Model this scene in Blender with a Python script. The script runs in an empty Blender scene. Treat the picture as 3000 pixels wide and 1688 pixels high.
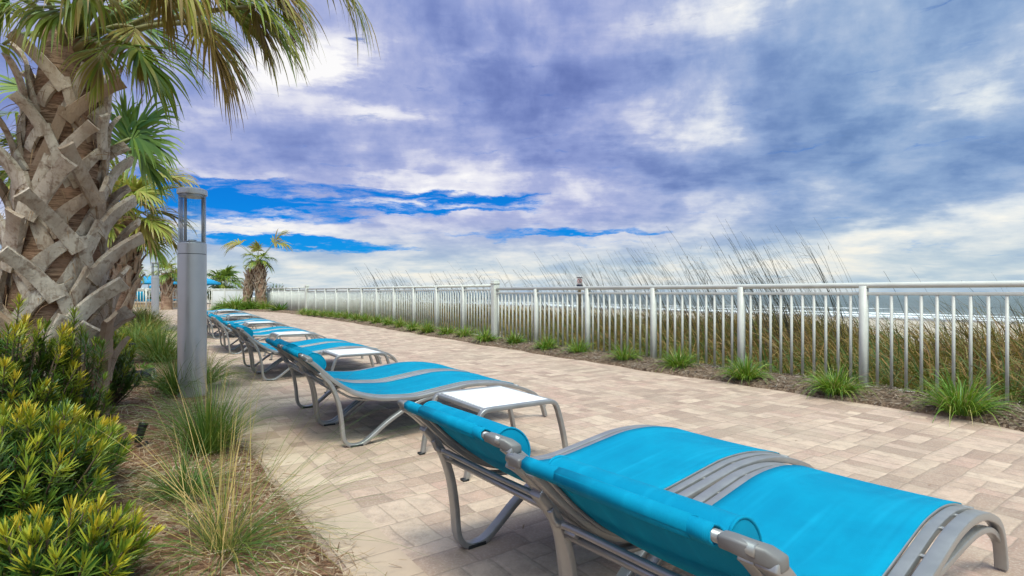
import bpy, math, random
import numpy as np
from mathutils import Vector, Matrix
R = math.radians
rng = np.random.default_rng(7)
random.seed(7)
scene = bpy.context.scene
COL = scene.collection
F = 1590.0                      # focal length in photo pixels
CX, HY = 1500.0, 857.0          # principal column, horizon row
EYE = 1.0

# ------------------------------------------------------------------ helpers
def sstep(a, b, x):
    t = min(1.0, max(0.0, (x - a) / (b - a)))
    return t * t * (3 - 2 * t)
def gz(y):                       # the terrace rises gently away from the near end
    return 0.13 * sstep(7.0, 20.0, y)
def at(px, py, Y):               # point seen at a photo pixel, at a depth
    return Vector(((px - CX) / F * Y, Y, EYE - (py - HY) / F * Y))
def unit(v):
    v = np.asarray(v, float)
    return v / np.maximum(np.linalg.norm(v, axis=-1, keepdims=True), 1e-9)

def mesh_from(V, Q, mat=None, smooth=False, tint=None, T=None):
    """V (n,3), Q (m,4) quads, T (k,3) triangles"""
    V = np.asarray(V, np.float32).reshape(-1, 3)
    Q = np.zeros((0, 4), np.int32) if Q is None or len(Q) == 0 else np.asarray(Q, np.int32)
    T = np.zeros((0, 3), np.int32) if T is None or len(T) == 0 else np.asarray(T, np.int32)
    me = bpy.data.meshes.new('m')
    nl = Q.size + T.size
    me.vertices.add(len(V)); me.loops.add(nl); me.polygons.add(len(Q) + len(T))
    me.vertices.foreach_set('co', V.ravel())
    me.loops.foreach_set('vertex_index', np.concatenate([Q.ravel(), T.ravel()]).astype(np.int32))
    st = np.concatenate([np.arange(len(Q)) * 4, Q.size + np.arange(len(T)) * 3]).astype(np.int32)
    me.polygons.foreach_set('loop_start', st)
    if smooth:
        me.polygons.foreach_set('use_smooth', np.ones(len(Q) + len(T), bool))
    if tint is not None:
        a = me.attributes.new('tint', 'FLOAT', 'POINT')
        a.data.foreach_set('value', np.asarray(tint, np.float32).ravel())
    me.update(calc_edges=True)
    me.validate()
    if mat: me.materials.append(mat)
    return me

def obj(name, me, parent=None, kind=None):
    o = bpy.data.objects.new(name, me)
    me.name = name
    COL.objects.link(o)
    if parent is not None: o.parent = parent
    if kind: o['kind'] = kind
    return o
def tag(o, label, cat, group=None):
    o['label'] = label; o['category'] = cat
    if group: o['group'] = group
    return o
def thing(name, label, cat, loc=(0, 0, 0), rz=0.0, group=None):
    o = bpy.data.objects.new(name, None)
    o.empty_display_size = 0.1
    COL.objects.link(o)
    o.location = loc; o.rotation_euler = (0, 0, rz)
    return tag(o, label, cat, group)
def copy_tree(o, parent=None):
    c = o.copy(); COL.objects.link(c)
    if parent is not None: c.parent = parent
    for ch in o.children: copy_tree(ch, c)
    return c
def bevel(o, w=0.003, seg=2):
    m = o.modifiers.new('bevel', 'BEVEL'); m.width = w; m.segments = seg; m.limit_method = 'ANGLE'
    m.angle_limit = R(40)
    return o

class MB:                        # collects solids into one mesh
    def __init__(s): s.V = []; s.Q = []; s.T = []; s.n = 0
    def add(s, V, Q, T=None):
        V = np.asarray(V, float).reshape(-1, 3)
        if Q is not None and len(Q): s.Q.append(np.asarray(Q, int) + s.n)
        if T is not None and len(T): s.T.append(np.asarray(T, int) + s.n)
        s.V.append(V); s.n += len(V)
        return s
    def box(s, c, d, rz=0.0):
        x, y, z = [k / 2 for k in d]
        P = np.array([(-x,-y,-z),(x,-y,-z),(x,y,-z),(-x,y,-z),(-x,-y,z),(x,-y,z),(x,y,z),(-x,y,z)])
        if rz:
            cs, sn = math.cos(rz), math.sin(rz)
            P = P @ np.array([[cs, sn, 0], [-sn, cs, 0], [0, 0, 1]])
        return s.add(P + np.array(c), [(0,3,2,1),(4,5,6,7),(0,1,5,4),(1,2,6,5),(2,3,7,6),(3,0,4,7)])
    def loft(s, rings, cap=True, closed=True):
        rings = np.asarray(rings, float); n, m = rings.shape[:2]
        Q = []
        mm = m if closed else m - 1
        for i in range(n - 1):
            for j in range(mm):
                k = (j + 1) % m
                Q.append((i*m+j, i*m+k, (i+1)*m+k, (i+1)*m+j))
        T = []; V = rings.reshape(-1, 3)
        if cap and closed:
            a = len(V); V = np.vstack([V, rings[0].mean(0), rings[-1].mean(0)])
            for j in range(m):
                k = (j + 1) % m
                T.append((a, k, j)); T.append((a+1, (n-1)*m+j, (n-1)*m+k))
        return s.add(V, Q, T)
    def tube(s, pts, r, seg=10, cap=True):
        pts = np.asarray(pts, float); n = len(pts)
        r = np.broadcast_to(np.asarray(r, float), (n,))
        tan = unit(np.gradient(pts, axis=0))
        up = np.array([0, 0, 1.0]) if abs(tan[0][2]) < .9 else np.array([1.0, 0, 0])
        rings = []
        b = unit(np.cross(tan[0], up))
        for i in range(n):
            b = unit(b - tan[i] * np.dot(b, tan[i])); c = np.cross(tan[i], b)
            a = np.arange(seg) / seg * 2 * math.pi
            rings.append(pts[i] + r[i] * (np.cos(a)[:, None] * b + np.sin(a)[:, None] * c))
        return s.loft(rings, cap)
    def lathe(s, prof, seg=32, c=(0, 0)):
        a = np.arange(seg) / seg * 2 * math.pi
        rings = [np.stack([c[0] + r*np.cos(a), c[1] + r*np.sin(a), np.full(seg, z)], 1) for r, z in prof]
        return s.loft(rings)
    def bar(s, path, y0, y1, t, cap=True):
        """flat bar following a path in the x-z plane; spans y0..y1, thickness t below the path"""
        p = np.asarray(path, float)
        d = unit(np.gradient(p, axis=0)); nrm = np.stack([-d[:, 1], d[:, 0]], 1)
        lo = p - nrm * t
        rings = []
        for a, b in zip(p, lo):
            rings.append([(a[0], y0, a[1]), (a[0], y1, a[1]), (b[0], y1, b[1]), (b[0], y0, b[1])])
        return s.loft(rings, cap)
    def build(s, name, mat, parent=None, smooth=False, kind=None, tint=None):
        me = mesh_from(np.vstack(s.V), np.vstack(s.Q) if s.Q else None, mat, smooth, tint, np.vstack(s.T) if s.T else None)
        return obj(name, me, parent, kind)

def spline(pts, per=8):
    p = np.asarray(pts, float)
    e = np.vstack([2*p[0]-p[1], p, 2*p[-1]-p[-2]])
    out = []
    for i in range(1, len(e) - 2):
        for k in range(per):
            t = k / per
            out.append(.5*((2*e[i]) + (-e[i-1]+e[i+1])*t + (2*e[i-1]-5*e[i]+4*e[i+1]-e[i+2])*t*t + (-e[i-1]+3*e[i]-3*e[i+1]+e[i+2])*t**3))
    out.append(p[-1])
    return np.array(out)

class RB:                        # ribbons: blades, leaves, leaf segments
    def __init__(s): s.V = []; s.Q = []; s.t = []; s.n = 0
    def add(s, C, S, W, tint):
        C = np.asarray(C, float); n, K = C.shape[:2]
        W = np.broadcast_to(np.asarray(W, float), (n, K))[..., None]
        L = C - S * W * .5; Rr = C + S * W * .5
        V = np.stack([L, Rr], 2).reshape(-1, 3)
        base = (np.arange(n) * K * 2)[:, None] + (np.arange(K - 1) * 2)[None, :]
        Q = np.stack([base, base + 1, base + 3, base + 2], -1).reshape(-1, 4) + s.n
        tt = np.broadcast_to(np.asarray(tint, float).reshape(n, -1), (n, K))
        s.V.append(V); s.Q.append(Q); s.t.append(np.repeat(tt.reshape(-1), 2)); s.n += len(V)
        return s
    def mesh(s, mat): return mesh_from(np.vstack(s.V), np.vstack(s.Q), mat, True, np.concatenate(s.t))

def blades(P, az, el, L, K, droop, width, prof=None, r=rng, lean=(0, 0, 0)):
    """n curved blades: roots P (n,3), start azimuth / elevation, length, gravity droop (per unit)"""
    n = len(P)
    d = np.stack([np.cos(az)*np.cos(el), np.sin(az)*np.cos(el), np.sin(el)], -1)
    C = np.zeros((n, K, 3)); S = np.zeros((n, K, 3)); p = np.array(P, float)
    side0 = unit(np.stack([-np.sin(az), np.cos(az), np.zeros(n)], -1) + r.normal(0, .35, (n, 3)))
    lean = np.asarray(lean, float)
    droop = np.broadcast_to(np.asarray(droop, float), (n,))
    for k in range(K):
        C[:, k] = p; sd = unit(side0 - d * (side0*d).sum(-1, keepdims=True)); S[:, k] = sd
        d = d + np.array([0, 0, -1.0]) * (droop[:, None]/(K-1) * (.5 + k/(K-1))) + lean/(K-1)
        d = unit(d)
        p = p + d * (L/(K-1))[:, None]
    if prof is None:
        u = np.linspace(0, 1, K); prof = np.clip(np.minimum(.55 + u*2, (1 - u)*1.6 + .04), 0, 1)
    W = np.asarray(width, float).reshape(-1, 1) * prof[None, :]
    return C, S, W

# ------------------------------------------------------------------ materials
class NT:
    def __init__(s, nt): s.t = nt; nt.nodes.clear()
    def n(s, typ, **kw):
        nd = s.t.nodes.new(typ)
        for k, v in kw.items():
            if k.startswith('i_'): nd.inputs[k[2:].replace('_', ' ')].default_value = v
            else: setattr(nd, k, v)
        return nd
    def link(s, a, b): s.t.links.new(a, b)
    def _in(s, sock, v):
        if v is None: return
        if hasattr(v, 'is_output'): s.link(v, sock)
        else: sock.default_value = v
    def math(s, op, a, b=None, c=None, clamp=False):
        nd = s.t.nodes.new('ShaderNodeMath'); nd.operation = op; nd.use_clamp = clamp
        for i, v in enumerate((a, b, c)): s._in(nd.inputs[i], v)
        return nd.outputs[0]
    def vmath(s, op, a, b=None):
        nd = s.t.nodes.new('ShaderNodeVectorMath'); nd.operation = op
        s._in(nd.inputs[0], a); s._in(nd.inputs[1], b)
        return nd.outputs['Value'] if op in ('DOT_PRODUCT', 'LENGTH', 'DISTANCE') else nd.outputs[0]
    def mix(s, f, a, b, blend='MIX'):
        nd = s.t.nodes.new('ShaderNodeMix'); nd.data_type = 'RGBA'; nd.blend_type = blend
        for sock, v in ((nd.inputs[0], f), (nd.inputs[6], a), (nd.inputs[7], b)):
            if isinstance(v, tuple) and len(v) == 3: v = (*v, 1)
            s._in(sock, v)
        return nd.outputs[2]
    def ramp(s, f, stops, interp='LINEAR'):
        nd = s.t.nodes.new('ShaderNodeValToRGB'); cr = nd.color_ramp; cr.interpolation = interp
        while len(cr.elements) < len(stops): cr.elements.new(.5)
        for e, (p, c) in zip(cr.elements, stops):
            e.position = p; e.color = (*c, 1) if len(c) == 3 else c
        s._in(nd.inputs[0], f); return nd.outputs[0]
    def rng(s, v, a, b, c=0.0, d=1.0, smooth=True):
        nd = s.t.nodes.new('ShaderNodeMapRange'); nd.interpolation_type = 'SMOOTHSTEP' if smooth else 'LINEAR'
        s._in(nd.inputs[0], v)
        for i, x in enumerate((a, b, c, d)): nd.inputs[i+1].default_value = x
        return nd.outputs[0]
    def noise(s, vec, scale, detail=4, rough=.5, dist=0.0, out='Fac'):
        nd = s.t.nodes.new('ShaderNodeTexNoise')
        nd.inputs['Scale'].default_value = scale; nd.inputs['Detail'].default_value = detail
        nd.inputs['Roughness'].default_value = rough; nd.inputs['Distortion'].default_value = dist
        s._in(nd.inputs['Vector'], vec); return nd.outputs[out]
    def xyz(s, v):
        nd = s.t.nodes.new('ShaderNodeSeparateXYZ'); s._in(nd.inputs[0], v); return nd.outputs
    def comb(s, x, y, z=0.0):
        nd = s.t.nodes.new('ShaderNodeCombineXYZ')
        for i, v in enumerate((x, y, z)): s._in(nd.inputs[i], v)
        return nd.outputs[0]
    def bump(s, h, strength=.3, dist=.01):
        nd = s.t.nodes.new('ShaderNodeBump'); nd.inputs['Strength'].default_value = strength
        nd.inputs['Distance'].default_value = dist; s._in(nd.inputs['Height'], h); return nd.outputs[0]
    def out(s, base, rough=.6, metal=0.0, normal=None, trans=None, spec=.5, trans_col=None):
        p = s.t.nodes.new('ShaderNodeBsdfPrincipled')
        if isinstance(base, tuple) and len(base) == 3: base = (*base, 1)
        s._in(p.inputs['Base Color'], base); s._in(p.inputs['Roughness'], rough); s._in(p.inputs['Metallic'], metal)
        p.inputs['Specular IOR Level'].default_value = spec
        if normal is not None: s.link(normal, p.inputs['Normal'])
        o = s.t.nodes.new('ShaderNodeOutputMaterial')
        if trans:
            tr = s.t.nodes.new('ShaderNodeBsdfTranslucent'); s._in(tr.inputs[0], trans_col if trans_col is not None else base)
            mx = s.t.nodes.new('ShaderNodeMixShader'); mx.inputs[0].default_value = trans
            s.link(p.outputs[0], mx.inputs[1]); s.link(tr.outputs[0], mx.inputs[2]); s.link(mx.outputs[0], o.inputs[0])
        else: s.link(p.outputs[0], o.inputs[0])
        return p
def newmat(name):
    m = bpy.data.materials.new(name); m.use_nodes = True
    return m, NT(m.node_tree)
def objco(t): return t.n('ShaderNodeTexCoord').outputs['Object']
def pos(t): return t.n('ShaderNodeNewGeometry').outputs['Position']

def plain(name, col, rough=.5, metal=0.0, var=.12, scale=30, bump=.0, spec=.5):
    m, t = newmat(name); v = pos(t)
    n = t.noise(v, scale, 5, .6)
    c = t.mix(t.rng(n, .3, .7), tuple(k*(1-var) for k in col), tuple(min(1, k*(1+var)) for k in col))
    b = t.bump(t.noise(v, scale*6, 3), bump, .002) if bump else None
    t.out(c, t.rng(n, .3, .7, max(.02, rough-.06), rough+.06), metal, b, spec=spec)
    return m
def leafmat(name, stops, rough=.45, trans=.3, mott=.25, spec=.4):
    m, t = newmat(name)
    a = t.n('ShaderNodeAttribute', attribute_name='tint')
    c = t.ramp(a.outputs['Fac'], stops)
    n = t.noise(pos(t), 14, 3)
    c = t.mix(t.rng(n, .3, .7, 0, mott), c, (.02, .03, .01), 'MIX')
    tc = t.mix(.5, c, (.30, .34, .02), 'MIX')
    t.out(c, rough, 0, None, trans, spec, tc)
    return m

M = {}
M['frame'] = plain('grey_metal', (.335, .33, .325), .36, .55, .08, 12, .03)
M['block'] = plain('light_grey_plastic', (.18, .175, .17), .5, .2, .06, 20)
M['rubber'] = plain('black_rubber', (.012, .012, .013), .6, 0, .2)
M['steel'] = plain('brushed_steel', (.47, .475, .49), .38, .6, .05, 4, .02)
M['steel_dark'] = plain('seam_steel', (.10, .10, .11), .5, .4, .05, 4)
def paintmat():
    m, t = newmat('cream_paint'); P = pos(t)
    n = t.noise(P, 5, 4, .6); f = t.noise(t.vmath('MULTIPLY', P, (40, 40, 6)), 1.0, 4, .7)
    c = t.mix(t.rng(n, .3, .7), (.53, .525, .465), (.60, .595, .53)); c = t.mix(t.rng(f, .58, .75, 0, .4), c, (.38, .35, .28))
    t.out(c, t.rng(n, .3, .7, .38, .55), 0, t.bump(f, .1, .002)); return m
M['fence'] = paintmat()
M['black'] = plain('black_plastic', (.01, .01, .012), .4, 0, .2)
M['wood_post'] = plain('weathered_wood', (.12, .085, .045), .8, 0, .3, 18, .2)
M['board'] = plain('pale_grey_panel', (.62, .62, .60), .5, 0, .05, 3)
M['umbrella'] = plain('blue_canvas', (.005, .26, .50), .8, 0, .08, 3)
M['stonewall'] = plain('tan_stone', (.52, .38, .24), .85, 0, .25, 6, .3)
M['capstone'] = plain('cap_stone', (.60, .46, .34), .8, 0, .15, 5, .2)

def fabric():
    m, t = newmat('blue_sling_fabric'); co = objco(t)
    n = t.noise(co, 3.0, 4, .55)
    n2 = t.noise(co, 11, 4, .6)
    c = t.mix(t.rng(n, .35, .65), (.0, .235, .385), (.0, .29, .45)); c = t.mix(t.rng(n2, .4, .7, 0, .28), c, (.0, .20, .34))
    x, y, z = t.xyz(co)
    w = t.math('MULTIPLY', t.math('SINE', t.math('MULTIPLY', x, 1800.0)), t.math('SINE', t.math('MULTIPLY', y, 1800.0)))
    c = t.mix(t.math('MULTIPLY_ADD', w, .16, .16), c, (.0, .15, .32))
    # faint stretch creases along the length
    st = t.noise(t.comb(t.math('MULTIPLY', x, 1.2), t.math('MULTIPLY', y, 16.0), 0.0), 1.0, 2)
    c = t.mix(t.rng(st, .5, .75, 0, .28), c, (.01, .42, .63))
    h = t.math('ADD', t.math('MULTIPLY', w, .25), t.math('MULTIPLY', st, 4.0))
    t.out(c, .8, 0, t.bump(h, .45, .002), .04, .12, (.0, .33, .42, 1))
    return m
M['fabric'] = fabric()
def tablewhite():
    m, t = newmat('white_table_slats'); x, y, z = t.xyz(objco(t))
    s = t.math('SINE', t.math('MULTIPLY', y, 420.0))
    t.out(t.mix(t.rng(s, .75, 1.0, 0, .12), (.80, .80, .78), (.5, .5, .5)), .4, 0, t.bump(s, .1, .002))
    return m
M['white'] = tablewhite()
def glass():
    m, t = newmat('clear_glass')
    tr = t.n('ShaderNodeBsdfTransparent'); tr.inputs[0].default_value = (.93, .96, .95, 1)
    gl = t.n('ShaderNodeBsdfGlossy'); gl.inputs['Roughness'].default_value = .03
    fr = t.n('ShaderNodeLayerWeight'); fr.inputs[0].default_value = .35
    mx = t.n('ShaderNodeMixShader'); o = t.n('ShaderNodeOutputMaterial')
    t.link(t.math('MULTIPLY', fr.outputs['Fresnel'], .8), mx.inputs[0]); t.link(tr.outputs[0], mx.inputs[1]); t.link(gl.outputs[0], mx.inputs[2]); t.link(mx.outputs[0], o.inputs[0])
    return m
M['glass'] = glass()

UD = (-.583, .8126)              # along the promenade
VD = (.8126, .583)               # towards the sea
def paving():
    m, t = newmat('tumbled_pavers'); P = pos(t)
    wob = t.noise(P, 5.0, 3, .6, out='Color')
    P2 = t.vmath('ADD', P, t.vmath('MULTIPLY', t.vmath('SUBTRACT', wob, (.5, .5, .5)), (.034, .034, 0)))
    p = t.vmath('DOT_PRODUCT', P2, (VD[0], VD[1], 0)); q = t.vmath('DOT_PRODUCT', P2, (UD[0], UD[1], 0))
    # ashlar: square blocks, each split into two long, two upright or four stones
    B = .245
    ws = lambda v: t.n('ShaderNodeTexWhiteNoise', noise_dimensions='2D')
    qs = t.math('DIVIDE', q, B); bj = t.math('FLOOR', qs); fq = t.math('SUBTRACT', qs, bj)
    wr = t.n('ShaderNodeTexWhiteNoise', noise_dimensions='1D'); t.link(bj, wr.inputs['W'])
    ps = t.math('ADD', t.math('DIVIDE', p, B), wr.outputs['Value']); bi = t.math('FLOOR', ps); fp = t.math('SUBTRACT', ps, bi)
    wb = t.n('ShaderNodeTexWhiteNoise', noise_dimensions='2D'); t.link(t.comb(bi, bj, 0.0), wb.inputs['Vector'])
    sb = t.n('ShaderNodeSeparateColor'); t.link(wb.outputs['Color'], sb.inputs[0])
    mode = sb.outputs[0]
    spQ = t.math('LESS_THAN', mode, .62); spP = t.math('GREATER_THAN', mode, .34)
    cut = t.math('MULTIPLY_ADD', sb.outputs[1], .22, .39); cut2 = t.math('MULTIPLY_ADD', sb.outputs[2], .26, .37)
    def split(f, on, c):
        hi = t.math('MULTIPLY', on, t.math('GREATER_THAN', f, c))
        lo_ = t.math('MULTIPLY', hi, c)
        top_ = t.math('ADD', t.math('MULTIPLY', t.math('SUBTRACT', 1.0, t.math('MULTIPLY', on, t.math('SUBTRACT', 1.0, hi))), t.math('SUBTRACT', 1.0, c)), c)
        return hi, t.math('MULTIPLY', t.math('MINIMUM', t.math('SUBTRACT', f, lo_), t.math('SUBTRACT', top_, f)), B)
    iq, dq = split(fq, spQ, cut); ip, dp = split(fp, spP, cut2)
    d = t.math('MINIMUM', dp, dq)
    wc = t.n('ShaderNodeTexWhiteNoise', noise_dimensions='2D'); t.link(t.comb(t.math('MULTIPLY_ADD', ip, .37, bi), t.math('MULTIPLY_ADD', iq, .41, bj), 0.0), wc.inputs['Vector'])
    rgb = t.n('ShaderNodeSeparateColor'); t.link(wc.outputs['Color'], rgb.inputs[0])
    base = t.ramp(rgb.outputs[0], [(0, (.265, .165, .122)), (.2, (.375, .245, .18)), (.42, (.50, .355, .26)), (.6, (.43, .26, .20)), (.78, (.61, .45, .33)), (1, (.49, .33, .255))])
    base = t.mix(t.math('MULTIPLY', rgb.outputs[1], .25), base, (.50, .38, .28))
    blot = t.noise(P, 11, 6, .7)
    base = t.mix(t.rng(blot, .40, .66, 0, .6), base, (.30, .21, .165))
    fine = t.noise(P, 90, 5, .75)
    base = t.mix(t.rng(fine, .45, .70, 0, .45), base, (.66, .56, .45))
    big = t.noise(P, .8, 6, .65)
    base = t.mix(t.rng(big, .42, .66, 0, .42), base, (.38, .30, .22)); med = t.noise(P, 3.1, 5, .7)
    base = t.mix(t.rng(med, .48, .68, 0, .22), base, (.62, .50, .37))
    edge = t.math('ADD', .0015, t.math('MULTIPLY', t.noise(P, 22, 3, .6), .0085))
    j = t.math('SUBTRACT', 1.0, t.math('DIVIDE', d, edge), clamp=True)
    col = t.mix(t.math('MULTIPLY', t.math('MINIMUM', t.math('MULTIPLY', j, 1.5), 1.0), .5), base, (.25, .19, .14))
    h = t.math('ADD', t.math('ADD', t.math('MULTIPLY', t.math('MINIMUM', d, .018), 55.0), t.math('MULTIPLY', blot, 1.0)), t.math('MULTIPLY', rgb.outputs[2], .35))
    h = t.math('ADD', h, t.math('MULTIPLY', fine, .18))
    t.out(col, t.rng(blot, .3, .8, .62, .82), 0, t.bump(h, .55, .006), spec=.3)
    return m
M['paving'] = paving()
def borderpave():
    m, t = newmat('border_pavers'); P = pos(t)
    q = t.vmath('DOT_PRODUCT', P, (-.578, .816, 0))
    qs = t.math('DIVIDE', q, .22); row = t.math('FLOOR', qs); fq = t.math('SUBTRACT', qs, row)
    dq = t.math('MULTIPLY', t.math('MINIMUM', fq, t.math('SUBTRACT', 1.0, fq)), .22)
    wn = t.n('ShaderNodeTexWhiteNoise', noise_dimensions='1D'); t.link(row, wn.inputs['W'])
    base = t.ramp(wn.outputs['Value'], [(0, (.40, .285, .20)), (.5, (.50, .37, .265)), (1, (.57, .44, .32))])
    blot = t.noise(P, 9, 5, .65)
    base = t.mix(t.rng(blot, .35, .75, 0, .4), base, (.38, .29, .22))
    j = t.math('SUBTRACT', 1.0, t.math('DIVIDE', dq, .006), clamp=True)
    col = t.mix(t.math('MULTIPLY', j, .6), base, (.23, .17, .13))
    h = t.math('ADD', t.math('MULTIPLY', t.math('MINIMUM', dq, .012), 60.0), t.math('MULTIPLY', blot, .25))
    t.out(col, .72, 0, t.bump(h, .5, .006), spec=.35)
    return m
M['border'] = borderpave()
def mulch(name, a, b, c):
    m, t = newmat(name); P = pos(t)
    v = t.n('ShaderNodeTexVoronoi'); v.inputs['Scale'].default_value = 38
    st = t.vmath('ADD', P, t.vmath('MULTIPLY', t.noise(P, 10, 3, out='Color'), (.12, .12, .12)))
    t.link(st, v.inputs['Vector'])
    sc = t.n('ShaderNodeSeparateColor'); t.link(v.outputs['Color'], sc.inputs[0])
    n = t.noise(P, 60, 5, .75)
    col = t.ramp(sc.outputs[0], [(0, a), (.5, b), (1, c)])
    col = t.mix(t.rng(n, .35, .65, 0, .5), col, tuple(k*.35 for k in a))
    big = t.noise(P, 1.6, 4, .6)
    col = t.mix(t.rng(big, .42, .62, 0, .6), col, b)
    h = t.math('ADD', v.outputs['Distance'], n)
    t.out(col, .9, 0, t.bump(h, .9, .02), spec=.15)
    return m
M['bed'] = mulch('straw_mulch', (.14, .055, .032), (.34, .175, .10), (.62, .47, .32))
M['chips'] = mulch('bark_mulch', (.10, .06, .038), (.22, .145, .095), (.42, .32, .23))
M['straw'] = leafmat('dry_straw', [(0, (.12, .055, .03)), (.45, (.36, .22, .12)), (1, (.70, .58, .41))], .8, .1)
M['chipgeo'] = leafmat('bark_chips', [(0, (.06, .038, .026)), (.6, (.20, .14, .10)), (1, (.42, .35, .28))], .85, .02)
def sand():
    m, t = newmat('beach_sand'); P = pos(t)
    dn = t.math('SUBTRACT', t.vmath('DOT_PRODUCT', P, (VD[0], VD[1], 0)), 6.077)
    n = t.noise(P, .5, 6, .65); f = t.noise(P, 30, 4, .6)
    c = t.mix(t.rng(n, .3, .7), (.42, .35, .27), (.55, .48, .39))
    c = t.mix(t.rng(f, .4, .7, 0, .3), c, (.34, .28, .21))
    wet = t.rng(t.math('ADD', dn, t.math('MULTIPLY', n, 8.0)), 66, 84)
    c = t.mix(wet, c, (.22, .19, .16))
    t.out(c, t.rng(wet, 0, 1, .9, .35), 0, t.bump(t.math('ADD', n, t.math('MULTIPLY', f, .15)), .5, .06), spec=.3)
    return m
M['sand'] = sand()
def water():
    m, t = newmat('sea_water'); P = pos(t)
    dn = t.math('SUBTRACT', t.vmath('DOT_PRODUCT', P, (VD[0], VD[1], 0)), 6.077)
    al = t.vmath('DOT_PRODUCT', P, (UD[0], UD[1], 0))
    uv = t.comb(t.math('MULTIPLY', al, .16), dn, 0.0)
    w1 = t.noise(uv, .35, 5, .6); w2 = t.noise(uv, .06, 3, .5); w3 = t.noise(t.comb(t.math('MULTIPLY', al, .05), dn, 0.0), .22, 4, .6)
    deep = t.mix(t.rng(w1, .35, .65), (.085, .11, .108), (.17, .195, .182))
    far = t.rng(dn, 150, 900)
    deep = t.mix(far, deep, (.14, .18, .18))
    # broken surf: three lines of foam that wander with the noise
    dist = t.math('ADD', dn, t.math('MULTIPLY', t.math('SUBTRACT', w2, .5), 26.0))
    foam = None
    for c0, wd, th in ((91, 7, .34), (102, 6, .44), (114, 6, .47), (127, 5, .5), (145, 4, .54), (170, 3, .62)):
        b = t.math('SUBTRACT', 1.0, t.math('DIVIDE', t.math('ABSOLUTE', t.math('SUBTRACT', dist, float(c0))), float(wd)), clamp=True)
        k = t.math('MULTIPLY', b, t.rng(w3, th-.08, th+.06))
        foam = k if foam is None else t.math('MAXIMUM', foam, k)
    br = t.noise(uv, 1.1, 6, .75)
    foam = t.rng(t.math('ADD', foam, t.math('MULTIPLY', t.math('SUBTRACT', br, .5), 1.7)), .22, .62)
    wash = t.math('MULTIPLY', t.rng(dn, 160, 95), .35)
    c = t.mix(wash, deep, (.34, .36, .34))
    c = t.mix(foam, c, (.82, .84, .84))
    t.out(c, t.rng(foam, 0, 1, .45, .9), 0, t.bump(t.math('ADD', w1, t.math('MULTIPLY', br, .3)), 1.0, 1.2), spec=.3)
    return m
M['water'] = water()
def bark(name, a, b, c, sc=1.0):
    m, t = newmat(name); co = objco(t); x, y, z = t.xyz(co)
    v = t.comb(t.math('MULTIPLY', x, 3.0), t.math('MULTIPLY', y, 3.0), t.math('MULTIPLY', z, 26.0*sc))
    n = t.noise(v, 2.2, 6, .7, 1.2); g = t.noise(co, 7*sc, 4, .6)
    col = t.mix(t.rng(n, .35, .68), a, b); col = t.mix(t.rng(g, .4, .7, 0, .7), col, c)
    t.out(col, .9, 0, t.bump(n, .8, .012), spec=.15)
    return m
M['bark'] = bark('palm_fibre', (.085, .046, .028), (.40, .26, .17), (.35, .205, .135))
M['bark2'] = bark('palm_trunk', (.15, .085, .055), (.36, .22, .15), (.42, .29, .20), .7)
def boot():
    m, t = newmat('old_leaf_bases'); co = objco(t)
    n = t.noise(co, 5, 5, .65); f = t.noise(co, 60, 4, .7); s = t.noise(co, 22, 3, .6)
    a = t.n('ShaderNodeAttribute', attribute_name='tint').outputs['Fac']
    col = t.mix(t.rng(n, .35, .65), (.40, .325, .255), (.62, .545, .45))
    cr = t.noise(t.vmath('MULTIPLY', co, (26, 26, 5)), 1.0, 5, .7)
    col = t.mix(t.rng(cr, .50, .68, 0, .65), col, (.20, .13, .085)); col = t.mix(t.rng(s, .52, .70, 0, .7), col, (.19, .12, .08))
    col = t.mix(t.rng(f, .6, .75, 0, .6), col, (.13, .09, .07))
    col = t.mix(t.math('MULTIPLY', a, .85), col, (.30, .20, .13))
    t.out(col, .86, 0, t.bump(t.math('ADD', t.math('ADD', n, t.math('MULTIPLY', cr, .8)), t.math('MULTIPLY', f, .35)), .8, .014), spec=.15)
    return m
M['boot'] = boot()
M['frond'] = leafmat('palm_frond', [(0, (.22, .13, .06)), (.22, (.34, .225, .08)), (.42, (.40, .39, .08)), (.62, (.22, .32, .05)), (1, (.028, .105, .022))], .42, .38, .06)
M['petiole'] = leafmat('palm_stalk', [(0, (.30, .22, .13)), (.5, (.24, .25, .08)), (1, (.13, .21, .05))], .5, .05)
M['shrub'] = leafmat('shrub_leaf', [(0, (.018, .065, .014)), (.35, (.05, .125, .018)), (.6, (.22, .30, .028)), (.82, (.50, .45, .03)), (1, (.66, .46, .035))], .4, .28, .12)
M['twig'] = plain('brown_twig', (.10, .065, .04), .8)
M['liriope'] = leafmat('strap_leaf', [(0, (.028, .11, .014)), (.5, (.10, .25, .024)), (.85, (.27, .38, .04)), (1, (.48, .38, .16))], .4, .3, .15)
M['muhly'] = leafmat('fine_grass', [(0, (.028, .11, .02)), (.4, (.11, .20, .03)), (.65, (.32, .27, .055)), (1, (.60, .40, .15))], .5, .3, .1)
M['dune'] = leafmat('dune_grass_blade', [(0, (.035, .02, .01)), (.25, (.16, .075, .022)), (.42, (.33, .18, .055)), (.58, (.24, .17, .04)), (.75, (.12, .145, .025)), (1, (.04, .10, .015))], .6, .22, .2)
M['oat'] = leafmat('sea_oat_stem', [(0, (.045, .045, .045)), (1, (.12, .10, .08))], .7, .1)
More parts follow.
